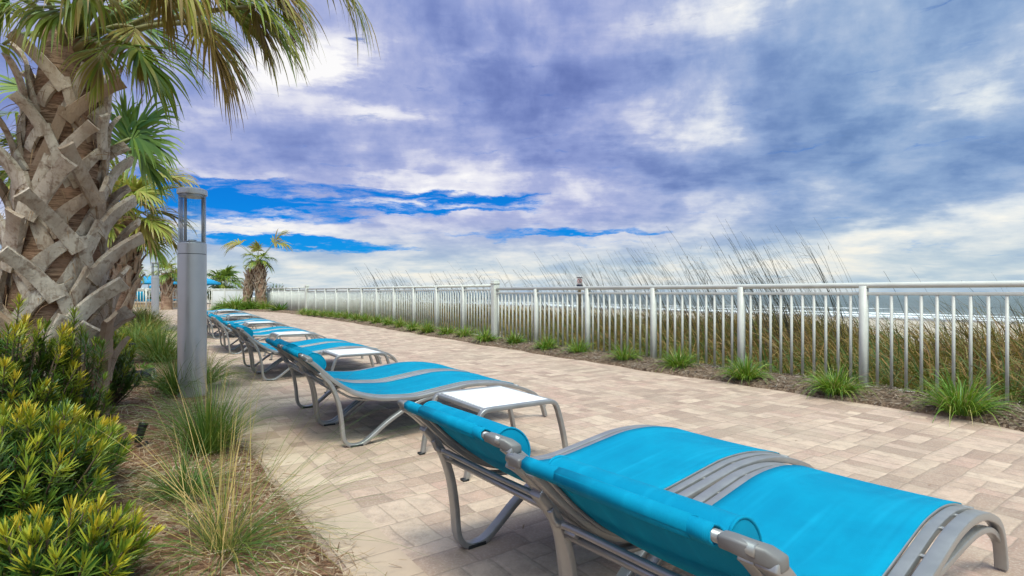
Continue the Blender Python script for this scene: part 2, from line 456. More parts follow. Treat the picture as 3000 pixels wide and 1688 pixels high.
# ------------------------------------------------------------------ the setting
Uv = np.array(UD); Vv = np.array(VD)
def dn_al(x, y): return VD[0]*x + VD[1]*y - 6.077, UD[0]*x + UD[1]*y
def from_da(d, a): return VD[0]*(d+6.077) + UD[0]*a, VD[1]*(d+6.077) + UD[1]*a
def vnoise(x, y, s, seed=0):      # smooth pseudo noise for relief
    return (np.sin(x*s*1.3+seed)*np.cos(y*s*1.7-seed*2) + .5*np.sin(x*s*2.9+y*s*2.1+seed*3) + .25*np.cos(x*s*5.3-y*s*4.7+seed)) / 1.75
gzv = np.vectorize(gz)
def grid(us, vs, fn, name, mat, kind='structure', smooth=True):
    Ug, Vg = np.meshgrid(us, vs, indexing='ij')
    X, Y, Z = fn(Ug, Vg)
    n, m = X.shape
    i, j = np.meshgrid(np.arange(n-1), np.arange(m-1), indexing='ij')
    b = (i*m+j).ravel()
    Q = np.stack([b, b+m, b+m+1, b+1], 1)
    V = np.stack([X, Y, Z], -1).reshape(-1, 3)
    # face upward
    e = np.cross(V[Q[0, 1]]-V[Q[0, 0]], V[Q[0, 3]]-V[Q[0, 0]])
    if e[2] < 0: Q = Q[:, ::-1]
    return obj(name, mesh_from(V, Q, mat, smooth), None, kind)

def dune_z(d, a):
    d = np.asarray(d, float)
    z = np.interp(d, [-60, -1, 0.2, 2.5, 9, 13, 20, 60, 92, 130, 400], [-.12, -.07, -.06, -.25, -.3, -.5, -.95, -2.1, -2.95, -4.2, -9])
    X, Y = from_da(d, a)
    z = z + np.where(d > .3, vnoise(X, Y, .55, 1)*.10*np.clip((d-.3)/3, 0, 1), 0)
    return z + np.where(d < 1, gzv(Y), gzv(Y)*np.clip(1-(d-1)/6, 0, 1)) - np.where(d < -0.5, .03, 0)
ds = np.concatenate([np.array([-120, -60, -30, -12, -6, -3, -1.5, -.6, -.1]), np.arange(.25, 14, .5), np.arange(14, 40, 2), np.arange(40, 140, 6), [200, 400]])
as_ = np.concatenate([[-4000, -1500, -600, -250, -120, -60, -40, -30, -20, -14], np.arange(-10, 40, 1.0), np.arange(40, 100, 5), [110, 140, 200, 300, 500, 900, 1800, 4000]])
def gfn(D, A):
    X, Y = from_da(D, A); return X, Y, dune_z(D, A)
grid(ds, as_, gfn, 'ground', M['sand'])
grid(np.array([88, 100, 130, 200, 400, 1000, 3000, 9000, 26000.]), np.array([-26000, -9000, -3000, -900, -300, 0, 300, 900, 3000, 9000, 26000.]),
     lambda D, A: (*from_da(D, A), np.full(D.shape, -3.0)), 'sea', M['water'])
# terrace of pavers
ap = np.concatenate([np.arange(-8, 46, 1.0), [50, 60, 80]])
grid(np.array([-90, -60, -40, -30, -24, -20, -16, -13, -10, -8, -6, -4, -2, -1, -.35]), ap,
     lambda D, A: (*from_da(D, A), gzv(from_da(D, A)[1])), 'paving', M['paving'])
# planting bed on the left with its soldier course
E0 = np.array([-1.558, 3.285]); ED = np.array([-.578, .816]); EN = np.array([-.816, -.578])
def edge(a, d): return E0[0]+ED[0]*a+EN[0]*d, E0[1]+ED[1]*a+EN[1]*d
def bedfn(A, D):
    X, Y = edge(A, D)
    wob = .02*np.sin(A*5)+.012*np.sin(A*13+1)
    X, Y = edge(A, D + np.where(D < .01, wob*.6, 0))
    Z = gzv(Y) + np.where(D < .02, -.012, .018 + .05*np.clip(D/.8, 0, 1) + .02*vnoise(X, Y, 3.1, 2) + .008*vnoise(X, Y, 11, 5))
    return X, Y, Z
grid(np.concatenate([np.arange(-4.5, 9, .12), np.arange(9, 23.1, .4)]), np.concatenate([[0, .03, .1], np.arange(.2, 3.2, .12), np.arange(3.3, 8, .6), [9, 12, 18]]), bedfn, 'planting_bed', M['bed'])
def bedz(x, y): return gz(y) + .06
grid(np.arange(-4.6, 23.6, .5), np.array([-.235, -.02]), lambda A, D: (*edge(A, D), gzv(edge(A, D)[1]) + .004), 'border_course', M['border'])
# mulch strip at the foot of the fence
def strip_w(a): return np.interp(a, [-4, .8, 1.6, 2.4, 3.9, 7.7, 17, 24.5, 26.5, 29, 34], [1.0, .86, .72, .66, .66, .62, .58, .5, .9, 1.9, 2.2])
def stripfn(A, S):
    w = strip_w(A) + .03*np.sin(A*3.1) + .02*np.sin(A*8.3)
    D = -w*(1-S) + .35*S
    X, Y = from_da(D, A)
    Z = gzv(Y) + np.where(S < .001, -.012, .02 + .05*np.clip(S*3, 0, 1)*np.clip((1-S)*2.5, 0, 1) + .012*vnoise(X, Y, 6, 3) + .006*vnoise(X, Y, 17, 1))
    return X, Y, Z
grid(np.concatenate([np.arange(-4, 9, .1), np.arange(9, 34, .4)]), np.array([0, .02, .06, .12, .2, .3, .4, .5, .6, .7, .8, .9, 1]), stripfn, 'mulch_strip', M['chips'])
def stripz(x, y): return gz(y) + .055

# loose straw and bark lying on the beds
def litter(n, fn, Lr, wr, name, mat, cat_lab):
    P, az = fn(n)
    L = rng.uniform(*Lr, n); el = rng.normal(0, .16, n)
    C, S, W = blades(P, az, el, L, 4, rng.normal(0, .3, n), rng.uniform(*wr, n), np.array([.8, 1, 1, .6]))
    rb = RB(); rb.add(C, S, W, rng.beta(1.6, 1.4, n))
    o = obj(name, rb.mesh(mat), None, 'stuff'); tag(o, cat_lab[0], cat_lab[1]); return o
def bedpts(n):
    a = np.where(rng.random(n) < .7, rng.uniform(-2.6, 3, n), rng.uniform(3, 12, n)); d = rng.uniform(-.03, 1, n)**1.4*2.6
    d = np.where(rng.random(n) < .04, rng.uniform(-.10, .1, n), d)
    x, y = edge(a, d)
    return np.stack([x, y, bedfn(a, np.maximum(d, .03))[2] + rng.uniform(.0, .014, n)], 1), rng.uniform(0, 6.28, n)
litter(22000, bedpts, (.03, .12), (.0015, .0042), 'pine_straw', M['straw'], ('tan and brown straw strewn over the planting bed on the left', 'straw'))
def strippts(n):
    a = np.where(rng.random(n) < .75, rng.uniform(.2, 9, n), rng.uniform(9, 24, n)); s = rng.uniform(.0, .95, n)
    x, y, z = stripfn(a, np.maximum(s, .03))
    return np.stack([x, y, z + rng.uniform(0, .015, n)], 1), rng.uniform(0, 6.28, n)
litter(11000, strippts, (.02, .08), (.003, .012), 'bark_chips', M['chipgeo'], ('brown bark chips covering the strip along the white fence', 'mulch'))

def debrispts(n):
    a = rng.uniform(-2.6, 14, n); d = -rng.uniform(.02, 1, n)**2.2*3.2
    x, y = edge(a, d)
    return np.stack([x, y, gzv(y) + rng.uniform(.004, .008, n)], 1), rng.uniform(0, 6.28, n)
litter(420, debrispts, (.02, .09), (.0015, .005), 'fallen_straw', M['straw'], ('scraps of dry straw blown onto the pavers beside the bed', 'straw'))

# ------------------------------------------------------------------ fence
FB = np.array([4.25, 4.5]); FD = np.array([-4.59, 6.4]); FL = float(np.linalg.norm(FD)); FDu = FD/FL
FANG = math.atan2(FDu[1], FDu[0])
def fpt(t): return FB + FD*t
def shared_box(dx, dy, dz, mat, bev=.003):
    mb = MB().box((0, 0, dz/2), (dx, dy, dz)); me = mesh_from(np.vstack(mb.V), np.vstack(mb.Q), mat); return me
def fence(label, p0, ang, npan, pitch, ztop, zb, main_at=None, nb=10, hide_first=False, name='metal_fence', far=False):
    root = thing(name, label, 'fence', (p0[0], p0[1], zb), ang, None)
    H = ztop - zb; L = npan*pitch
    tr = MB().tube([(-.02, 0, H-.029), (L*.5, 0, H-.029), (L+.02, 0, H-.029)], .029, 14).build('top_rail', M['fence'], root, True)
    bevel(MB().box((L/2, 0, H-.112), (L, .028, .030)).build('mid_rail', M['fence'], root), .003)
    bevel(MB().box((L/2, 0, .045), (L, .028, .034)).build('bottom_rail', M['fence'], root), .003)
    pm = shared_box(.066, .066, H-.035+.12, M['fence']); bm_ = shared_box(.022, .022, H-.112-.015-.062, M['fence'])
    for k in range(npan+1):
        if main_at is not None and k == main_at: continue
        o = obj('post', pm, root); o.location = (k*pitch, 0, -.12)
    cnt = 0
    for k in range(npan):
        for i in range(nb):
            if cnt >= 99: break
            o = obj('baluster', bm_, root); o.location = (k*pitch + pitch*(i+1)/(nb+1), 0, .062); cnt += 1
    rest = npan*nb - cnt
    if rest > 0:
        mb = MB()
        for q in range(cnt, npan*nb):
            k, i = divmod(q, nb); mb.box((k*pitch + pitch*(i+1)/(nb+1), 0, .062+(H-.189)/2), (.021, .021, H-.189))
        mb.build('balusters', M['fence'], root, kind='stuff')
    if main_at is not None:
        x = main_at*pitch
        bevel(MB().box((x, 0, (H+.16)/2-.08), (.13, .13, H+.32-.04)).build('main_post', M['fence'], root), .006)
        c = MB().box((x, 0, H+.082), (.15, .15, .03))
        c.loft([[(x-a, -a, z), (x+a, -a, z), (x+a, a, z), (x-a, a, z)] for a, z in ((.07, H+.097), (.012, H+.118))])
        bevel(c.build('post_cap', M['fence'], root), .004)
    return root
sp = .1695
fence('nearest length of white railing, from the tall capped post past the right edge', fpt(1.0), FANG+math.pi, 10, sp*FL, 1.10, 0.0, 0)
sp2 = (2.741-1.0)/11
fence('middle length of white railing, one step higher, between the two tall capped posts', fpt(1.0)+FDu*.0, FANG, 11, sp2*FL, 1.165, .05, 11, 10)
fence('far length of white railing ending behind the twin trunk palm', fpt(2.741)+FDu*.002, FANG, 6, 1.22, 1.225, .12, None, 10)
corner = fpt(2.741) + FDu*6*1.22
fence('distant white railing crossing behind the palms at the far end of the terrace', corner, math.atan2(.10, -1), 14, 1.35, 1.20, .13, None, 7)

# gate leaves of pale board in the far railing
def gate(x, y, rz, label):
    g = thing('gate', label, 'gate', (x, y, .13), rz)
    bevel(MB().box((0, 0, .52), (.95, .03, .86)).build('panel', M['board'], g), .004)
    fr = MB()
    for sx in (-.51, .51): fr.box((sx, 0, .54), (.06, .06, 1.08))
    fr.box((0, 0, .985), (.96, .05, .06)); fr.box((0, 0, .07), (.96, .05, .05))
    bevel(fr.build('gate_frame', M['fence'], g), .004)
    MB().box((.30, -.03, .55), (.05, .03, .16)).build('latch', M['steel'], g)
    return g
p = at(688, 857, 27.6); gate(p.x, p.y, 0, 'pale grey gate leaf just left of the twin trunk palm')
p = at(650, 857, 27.9); gate(p.x, p.y, 0, 'pale grey gate leaf beside the bollard, left of the other gate leaf')

# ------------------------------------------------------------------ loungers
LU = unit(np.array([-.55, .835])); LV = np.array([LU[1], -LU[0]])
LROT = math.atan2(LV[1], LV[0])
W = .72
rail = spline([(-.065, .606), (0, .562), (.12, .45), (.25, .357), (.39, .31), (.53, .293), (.67, .287), (.81, .302), (.95, .32), (1.07, .333), (1.2, .333), (1.32, .322), (1.45, .296), (1.56, .262)], 7)
outer = np.vstack([rail[:-1], spline([(1.56, .262), (1.655, .222), (1.725, .168), (1.768, .10), (1.79, .04), (1.797, .012)], 6)])
def at_rail(s): return np.array([s, np.interp(s, rail[:, 0], rail[:, 1])])
cleg = spline([(.035, .505), (.075, .46), (.115, .405), (.155, .30), (.176, .18), (.184, .09), (.197, .045), (.225, .022), (.262, .016), (.305, .026), (.36, .062), (.46, .137), (.59, .212), (.68, .25), (.76, .272), (.84, .284)], 7)
brace = spline([(1.782, .075), (1.70, .135), (1.58, .19), (1.42, .226), (1.25, .24), (1.05, .245), (.9, .25), (.76, .252)], 6)
def make_lounger(label):
    root = thing('sun_lounger', label, 'sun lounger')
    for side in (0, 1):
        def y(a, b): return (a, b) if side == 0 else (W-b, W-a)
        o = MB().bar(outer[2:], *y(0, .041), .026).build('side_rail', M['frame'], root); bevel(o, .004)
        ib = MB().bar(rail[5:] + [0, .001], *y(.052, .084), .024); 
        ib.bar(rail[5:] + [0, .0055], *y(.0875, .096), .012)
        for s in (.2, .42, .66, .9, 1.1, 1.27, 1.42, 1.52):
            q = at_rail(s); ib.tube([(q[0], y(.036, .056)[0], q[1]-.012), (q[0], y(.036, .056)[1], q[1]-.012)], .007, 8)
        bevel(ib.build('sling_rail', M['frame'], root), .003)
        l = MB().bar(cleg, *y(.002, .046), .024).build('head_leg', M['frame'], root); bevel(l, .004)
        bevel(MB().box((.258, sum(y(.002, .046))/2, .003), (.085, .05, .020)).build('foot_pad', M['rubber'], l), .004)
        bevel(MB().bar(brace, *y(.012, .044), .020).build('foot_brace', M['frame'], root), .003)
        # casting that joins the head bar to the side rail
        cp = [(y(.0, 0)[0] if side == 0 else W, .0), (.03, 0), (.075, 0), (.105, 0)]
        blk = MB(); rr = []
        for yy, hh, dx, dz in ((-.002, .012, .030, -.026), (.018, .015, .014, -.014), (.045, .014, -.002, -.007), (.070, .013, -.006, -.004), (.092, .012, -.007, -.004)):
            q = rail[0] + np.array([dx, dz]); Y_ = yy if side == 0 else W-yy
            rr.append([(q[0]-.016, Y_, q[1]+hh), (q[0]+.016, Y_, q[1]+hh), (q[0]+.020, Y_, q[1]-hh), (q[0]-.012, Y_, q[1]-hh)])
        blk.loft(rr); bevel(blk.build('end_block', M['block'], root), .005)
    # the sling, sagging a little between the side bars and rolled round the head bar
    s0 = rail.copy(); s0 = s0[s0[:, 0] < 1.535]
    ys = np.linspace(.090, W-.090, 15)
    head = np.array([(-.056, .586), (-.072, .588), (-.085, .600), (-.084, .613), (-.072, .619), (-.058, .613)])
    prof = np.vstack([head, s0[4:] + [0, .006]])
    V = []
    for k, (s, z) in enumerate(prof):
        for y0_ in ys:
            ins = .014*(1-sstep(-.06, .10, s)); yy = W/2 + (y0_-W/2)*(1-ins/(W/2-.090))
            e = 1 - ((yy-W/2)/(W/2-.076))**2
            sag = 0 if k < 6 else .020*e*sstep(-.03, .2, s)*(1-.8*sstep(1.38, 1.53, s))
            V.append((s, yy, z - sag))
    n, m = len(prof), len(ys)
    b = (np.arange(n-1)[:, None]*m + np.arange(m-1)[None, :]).ravel()
    fo = obj('sling', mesh_from(V, np.stack([b, b+1, b+m+1, b+m], 1), M['fabric'], True), root)
    so = fo.modifiers.new('solid', 'SOLIDIFY'); so.thickness = .004; so.offset = -1
    MB().tube([(-.070, .03, .603), (-.070, W/2, .603), (-.070, W-.03, .603)], .011, 12).build('head_bar', M['frame'], root, True)
    MB().tube([(1.545, .06, .258), (1.552, W/2, .252), (1.545, W-.06, .258)], .016, 12).build('foot_bar', M['frame'], root, True)
    # cross bars and bent adjuster between the head legs
    MB().tube([(.12, .03, .372), (.12, W/2, .372), (.12, W-.03, .372)], .011, 10).build('cross_bar', M['frame'], root, True)
    ad = spline([(.06, .045, .45), (.075, .05, .415), (.10, .09, .405), (.105, W/2, .40), (.10, W-.09, .405), (.075, W-.05, .415), (.06, W-.045, .45)], 8)
    MB().tube(ad, .010, 10).build('adjuster_bar', M['frame'], root, True)
    for ya, yb in ((.06, .10), (W-.10, W-.06)):
        bevel(MB().bar(spline([(.10, .40), (.16, .365), (.24, .315), (.32, .295), (.40, .285)], 5), ya, yb, .014).build('back_bracket', M['frame'], root), .003)
    # head pillow: a half round roll across the sling
    T = np.array([.735, -.678]); N = np.array([.678, .735]); C0 = np.array([.022, .549])
    ph = np.linspace(0, math.pi, 17)
    def dring(yy, k):
        P = [C0 + T*(.070*k*math.cos(a)) + N*(.055*k*math.sin(a)**.9) for a in ph]
        low = [C0 + T*(.070*k*x) - N*.004 for x in (-.6, 0, .6)]
        return [(p[0], yy, p[1]) for p in P + low]
    e0, e1 = .10, W-.13
    ends = [(e0, .93), (e0+.002, .985), (e0+.012, 1.0), (e0+.08, 1.015), ((e0+e1)/2, 1.03), (e1-.08, 1.015), (e1-.012, 1.0), (e1-.002, .985), (e1, .93)]
    pil = MB().loft([dring(a, b_) for a, b_ in ends]).build('pillow', M['fabric'], root, True)
    es = pil.modifiers.new('edge', 'EDGE_SPLIT'); es.split_angle = R(55)
    for yy in (e0+.001, e1-.001):
        r0 = dring(yy, 1.0); MB().tube(r0 + [r0[0]], .0035, 6).build('piping', M['fabric'], pil, True)
    sy0, sy1 = .15, W-.22
    sp_ = [C0 - T*.062 + N*.004, (-.056, .6185), (-.071, .624), (-.087, .617), (-.0895, .600), (-.074, .583)]
    MB().loft([[(x, sy0, z), (x, sy1, z), (x+.003, sy1, z-.003), (x+.003, sy0, z-.003)] for x, z in sp_]).build('strap', M['fabric'], pil)
    return root
def place(o, u, v, rot=0.0):
    p = LU*u + LV*v
    o.location = (p[0], p[1], gz(p[1])); o.rotation_euler = (0, 0, LROT+R(rot))
GL = 'sun loungers in a row along the terrace'
V0 = .842
order = ['first', 'second', 'third', 'fourth', 'fifth', 'sixth', 'seventh']
lab = [('big blue sling lounger closest to the camera, cut off by the bottom of the photo', 'blue sling lounger touching the closest one, in front of the closest side table')]
for i in range(1, 7):
    lab.append((f'nearer blue lounger of the {order[i]} touching pair, counted from the camera', f'farther blue lounger of the {order[i]} touching pair, counted from the camera'))
bases = [(.47, 1.205), (3.49, 4.225), (6.62, 7.37), (9.72, 10.47), (12.80, 13.55), (15.85, 16.60), (18.9, 19.65)]
first = None
for i, pr in enumerate(bases):
    for j, u in enumerate(pr):
        o = make_lounger(lab[0][0]) if first is None else copy_tree(first)
        if first is None: first = o
        o['label'] = lab[i][j]; o['group'] = GL
        place(o, u, V0 + (random.uniform(-.012, .012) if i else 0), (5.8 if j == 0 else 3.0) if i == 0 else random.uniform(-.5, .5))
        if i == 0: o.scale = (.96, .92, 1) if j == 0 else (.98, .95, 1)
        else: o.scale = (1, 1, 1)

# ------------------------------------------------------------------ side tables
def make_table(label):
    r = thing('side_table', label, 'side table')
    TW, TL = .60, .50                 # along the row (local y), across (local x)
    prof = spline([(-.355, .008), (-.335, .12), (-.305, .24), (-.275, .325), (-.25, .358), (-.21, .37), (-.1, .371), (0, .371), (.1, .371), (.21, .37), (.25, .358), (.275, .325), (.305, .24), (.335, .12), (.355, .008)], 5)
    for s in (-1, 1):
        y0, y1 = sorted((s*TW/2, s*(TW/2-.034)))
        bevel(MB().bar(prof, y0, y1, .024).build('leg_frame', M['frame'], r), .004)
        for x in (-.353, .353): MB().box((x, (y0+y1)/2, .005), (.034, .038, .012)).build('foot_cap', M['rubber'], r)
    for x in (-.235, .235): bevel(MB().box((x, 0, .352), (.03, TW-.06, .024)).build('end_rail', M['frame'], r), .004)
    o = MB().box((0, 0, .363), (.438, TW-.070, .012)).build('table_top', M['white'], r); bevel(o, .003)
    return r
tl = ['white topped side table closest to the camera, in front of the second pair of loungers', 'white topped side table between the second and third pairs of loungers', 'white topped side table between the third and fourth pairs of loungers',
      'white topped side table between the fourth and fifth pairs of loungers', 'white topped side table between the fifth and sixth pairs of loungers', 'white topped side table farthest down the row of loungers']
ft = None
for i, u in enumerate((2.83, 5.80, 8.92, 12.0, 15.1, 18.12)):
    o = make_table(tl[0]) if ft is None else copy_tree(ft)
    if ft is None: ft = o
    o['label'] = tl[i]; o['group'] = 'side tables between the loungers'
    place(o, u, 1.73 if i == 0 else 1.78)

# ------------------------------------------------------------------ bollard lights
def make_bollard(label):
    b = thing('bollard_light', label, 'bollard light')
    r = .121
    MB().lathe([(r, -.05), (r, 1.36)], 48).build('column', M['steel'], b, True)
    MB().lathe([(r-.004, 1.36), (r-.004, 1.366)], 48).build('seam', M['steel_dark'], b, True)
    h = MB().lathe([(r, 1.366), (r, 1.462), (r-.004, 1.466)], 48).build('head_ring', M['steel'], b, True)
    MB().lathe([(r-.012, 1.4665), (r-.014, 1.48), (.04, 1.486), (.035, 1.50), (.0, 1.5)], 32).build('lamp_base', M['steel'], b, True)
    # thick clear tube (outer and inner wall)
    MB().loft([np.stack([np.cos(a)*(r-.006), np.sin(a)*(r-.006), np.full(48, z)], 1) for a in [np.arange(48)/48*2*math.pi] for z in (1.467, 1.925)], cap=False).build('glass_tube', M['glass'], b, True)
    for k, a in enumerate((R(158), R(22), R(270+180))):
        if k == 2: continue
        MB().box((math.cos(a)*(r-.028), math.sin(a)*(r-.028), 1.695), (.022, .016, .456), a).build('strut', M['steel'], b)
    c = MB().lathe([(r-.012, 1.905), (r-.012, 1.925), (r+.006, 1.927), (r+.008, 1.945), (r+.004, 1.975), (r-.02, 1.985), (0, 1.986)], 48).build('cap', M['steel'], b, True)
    for o in b.children:
        if o.name.split('.')[0] in ('column', 'head_ring', 'cap', 'lamp_base'):
            e = o.modifiers.new('edge', 'EDGE_SPLIT'); e.split_angle = R(40)
    return b
b1 = make_bollard('tall grey bollard light with clear glass head beside the closest loungers'); b1['group'] = 'bollard lights'
b1.location = (-3.04, 5.16, 0)
b2 = copy_tree(b1); b2['label'] = 'smaller looking grey bollard light farther away, seen left of the tall one'; b2['group'] = 'bollard lights'
b2.location = (-12.95, 19.7, gz(19.7))
# ------------------------------------------------------------------ palms
def frond_into(rb, P0, P1, D, N, L, nseg=36, spread=2.1, droop=1.2, tip=1.0, tint=(.7, .12), seed=0, wid=.036, split=.45, K=8, rbp=None, costa_bend=.8, bow=.10, tintp=.8, pw=(.05, .022)):
    """one costapalmate fan: stalk P0 to P1, blade heading D with upper side N"""
    r = np.random.default_rng(seed)
    P0, P1 = np.asarray(P0, float), np.asarray(P1, float); D = unit(D); N = np.asarray(N, float); N = unit(N - D*np.dot(N, D))
    # stalk
    if rbp is not None:
        t = np.linspace(0, 1, 8); mid = (P0+P1)/2 + np.array([0, 0, bow])
        c = ((1-t)**2)[:, None]*P0 + (2*t*(1-t))[:, None]*mid + (t**2)[:, None]*P1
        rbp.append((c, np.linspace(pw[0], pw[1], 8)*.5, tintp))
    # costa
    n = 12; c = np.zeros((n, 3)); d = D.copy(); nn = N.copy(); cd = np.zeros((n, 3)); cn = np.zeros((n, 3)); p = P1.copy()
    for k in range(n):
        c[k] = p; cd[k] = d; cn[k] = nn
        d = unit(d + np.array([0, 0, -1.0])*costa_bend/n); nn = unit(nn - d*np.dot(nn, d)); p = p + d*L*.42/n
    f = np.linspace(-1, 1, nseg) + r.normal(0, .012, nseg)
    f = np.clip(f, -1, 1)
    idx = np.clip(((1-np.abs(f))**1.3*(n-1)), 0, n-1).astype(int)
    o = c[idx]; t = cd[idx]; u = cn[idx]
    ang = f*spread*.62*(.55+.45*np.abs(f)) + r.normal(0, .05, nseg)
    side = np.cross(t, u)
    dd = unit(t*np.cos(ang)[:, None] + side*np.sin(ang)[:, None] + u*(.12+r.normal(0, .07, nseg))[:, None])
    Ls = L*(.62 + .2*np.cos(f*1.4))*r.uniform(.85, 1.1, nseg)
    C = np.zeros((nseg, K, 3)); S = np.zeros((nseg, K, 3)); p = o.copy()
    dr = droop*r.uniform(.55, 1.4, nseg)
    tw = r.normal(0, .35, nseg)
    for k in range(K):
        x = k/(K-1)
        C[:, k] = p
        sd = unit(np.cross(dd, u) + u*(tw*x)[:, None]); S[:, k] = unit(sd - dd*(sd*dd).sum(-1, keepdims=True))
        g = (dr*(.25 if x < split else tip*1.6)/(K-1))[:, None]
        dd = unit(dd + np.array([0, 0, -1.0])*g + r.normal(0, .035*x, (nseg, 3)))
        p = p + dd*(Ls/(K-1))[:, None]
    x = np.linspace(0, 1, K)
    prof = np.interp(x, [0, .2, .45, .7, .9, 1], [.45, .95, 1.0, .55, .22, .06])
    ti = np.clip(r.normal(tint[0], tint[1], nseg)[:, None] - .35*np.clip(x-.6, 0, 1)[None, :]*1.2, 0, 1)
    rb.add(C, S, (wid*L/.8*r.uniform(.8, 1.2, nseg))[:, None]*prof[None, :], ti)
def stalks(mb, lst):
    for c, rad, _ in lst: mb.tube(c, rad, 6)
def trunk_mesh(axis, rads, seg=28, noise=.02, seed=0):
    r = np.random.default_rng(seed); mb = MB(); rings = []
    axis = np.asarray(axis, float)
    for p, q in zip(axis, rads):
        a = np.arange(seg)/seg*2*math.pi
        rr = q*(1 + noise*np.sin(a*3+p[2]*5) + r.normal(0, noise*.5, seg))
        rings.append(np.stack([p[0]+rr*np.cos(a), p[1]+rr*np.sin(a), np.full(seg, p[2])], 1))
    return mb.loft(rings)
def crescent(P, tang, rad, w, th):
    """cross section of an old leaf base: dished strap"""
    xs = np.linspace(-1, 1, 7)
    topc = [P + tang*(x*w/2) + rad*(th*(.5+.18*(1-x*x)) ) for x in xs]
    bot = [P + tang*(x*w/2) + rad*(-th*.5 + th*.25*(1-x*x)) for x in xs[::-1]]
    return topc + bot
def leaf_base(mb, ax, th, h, size, r0, rnd, stub=1.0, tilt=0.0, legs=True):
    """inverted-V boot: two straps round the trunk meeting in a cut stub"""
    def fr(dth, z):
        a = th+dth; return np.array([math.cos(a), math.sin(a), 0.0]), np.array([-math.sin(a), math.cos(a), 0.0])
    up = np.array([0, 0, 1.0])
    def sweep(pts, ws, ths, rads_):
        pts = np.asarray(pts); tn = unit(np.gradient(pts, axis=0)); rings = []
        for p, t, w, hh, rd in zip(pts, tn, ws, ths, rads_):
            rd = unit(rd - t*np.dot(rd, t)); tg = np.cross(t, rd)
            rings.append(crescent(p, tg, rd, w, hh))
        mb.loft(rings)
    R0, T0 = fr(0, h); axp = ax(h)
    root = axp + R0*(r0+.05*size)
    # stub: leaves the trunk upwards and outwards
    n = 7; pts = []; rd = []; L = .36*size*stub
    for k in range(n):
        x = k/(n-1)
        pts.append(root + up*(L*(.86*x - .10*x*x) - .10*size*(1-x)**2) + R0*(L*.50*x**1.5) + T0*(tilt*L*(x-.25))); rd.append(R0 - up*.45*x)
    w = [size*(.106 - .020*math.sin(min(1, x*1.1)*math.pi*.5) + (.018 if x > .95 else 0)) for x in np.linspace(0, 1, n)]
    hh = [size*.034]*n; hh[-1] = size*.022
    sweep(pts, w, hh, rd)
    if legs:
        for k in (-1, 1):
            main = 1.0 if k*tilt < 0 else .42
            sp_ = (.62+.34*abs(tilt)+rnd.uniform(-.06, .08))*(1 if main == 1 else .5); dz = (.54+rnd.uniform(-.05, .06))*size*main
            P = []; Rr = []
            for x in np.linspace(0, 1, 7):
                a = k*sp_*(1-x)**1.0; R1, T1 = fr(a, h); z = h - dz*(1-x)
                P.append(ax(z) + R1*(r0 + .012 + .045*size*x) - T0*(tilt*.25*L*x**2)); Rr.append(R1)
            sweep(P, [size*v for v in (.108, .098, .090, .083, .079, .077, .077)], [size*.022, size*.026, size*.028, size*.03, size*.032, size*.032, size*.03], Rr)
        # the sheath between the two straps low down
def mesh_of(mb, mat, tint, smooth=True):
    V = np.vstack(mb.V); return mesh_from(V, np.vstack(mb.Q), mat, smooth, np.full(len(V), tint), np.vstack(mb.T))

# --- the big palm on the left
PB = np.array([-3.20, 3.72, 0.0]); PT = np.array([-2.97, 3.66, 2.74])
pal = thing('palm_tree', 'large palm with criss-crossed grey leaf bases on its trunk, closest on the left', 'palm tree', tuple(PB))
def axb(z): return (PT-PB)*(z/PT[2])
def trad(z): return float(np.interp(z, [0, .5, 1.2, 2.0, 2.6], [.27, .265, .25, .20, .15]))
zs = np.linspace(-.1, 2.74, 40)
trunk_mesh([axb(z) for z in zs], [trad(z) for z in zs], 36, .018, 3).build('trunk', M['bark'], pal, True)
rl = random.Random(11)
nb = 55
for i in range(nb):
    h = .42 + 2.16*i/nb; th = R(-100) + i*R(137.5) + rl.uniform(-.10, .10)
    mb = MB()
    size = np.interp(h, [0, .7, 1.3, 2.3], [1.18, 1.06, .94, .70]) * rl.uniform(.92, 1.1)
    leaf_base(mb, axb, th, h, size, trad(h), rl, np.interp(h, [.3, .9, 1.8, 2.3], [.7, .80, .85, .95])*rl.uniform(.8, 1.2), (1 if i % 2 else -1)*rl.uniform(.50, 1.0))
    o = obj('leaf_base', mesh_of(mb, M['boot'], rl.random()**2), pal)
    e = o.modifiers.new('edge', 'EDGE_SPLIT'); e.split_angle = R(62)
# matted fibre hanging between the bases
rf = np.random.default_rng(5); n_ = 900
zf = rf.uniform(.5, 2.6, n_); af = rf.uniform(0, 6.283, n_)
Pf = np.array([axb(z) + np.array([math.cos(a), math.sin(a), 0])*(trad(z)+rf.uniform(.0, .05)) + np.array([0, 0, z - axb(z)[2]]) for z, a in zip(zf, af)])
C, S, Wd = blades(Pf, af + rf.normal(0, 1.0, n_), rf.normal(-.3, .6, n_), rf.uniform(.06, .24, n_), 6, rf.uniform(.5, 2.2, n_), rf.uniform(.002, .006, n_), r=rf)
rb = RB(); rb.add(C, S, Wd, rf.uniform(0, .5, n_)); obj('trunk_fibres', rb.mesh(M['straw']), pal, 'stuff')
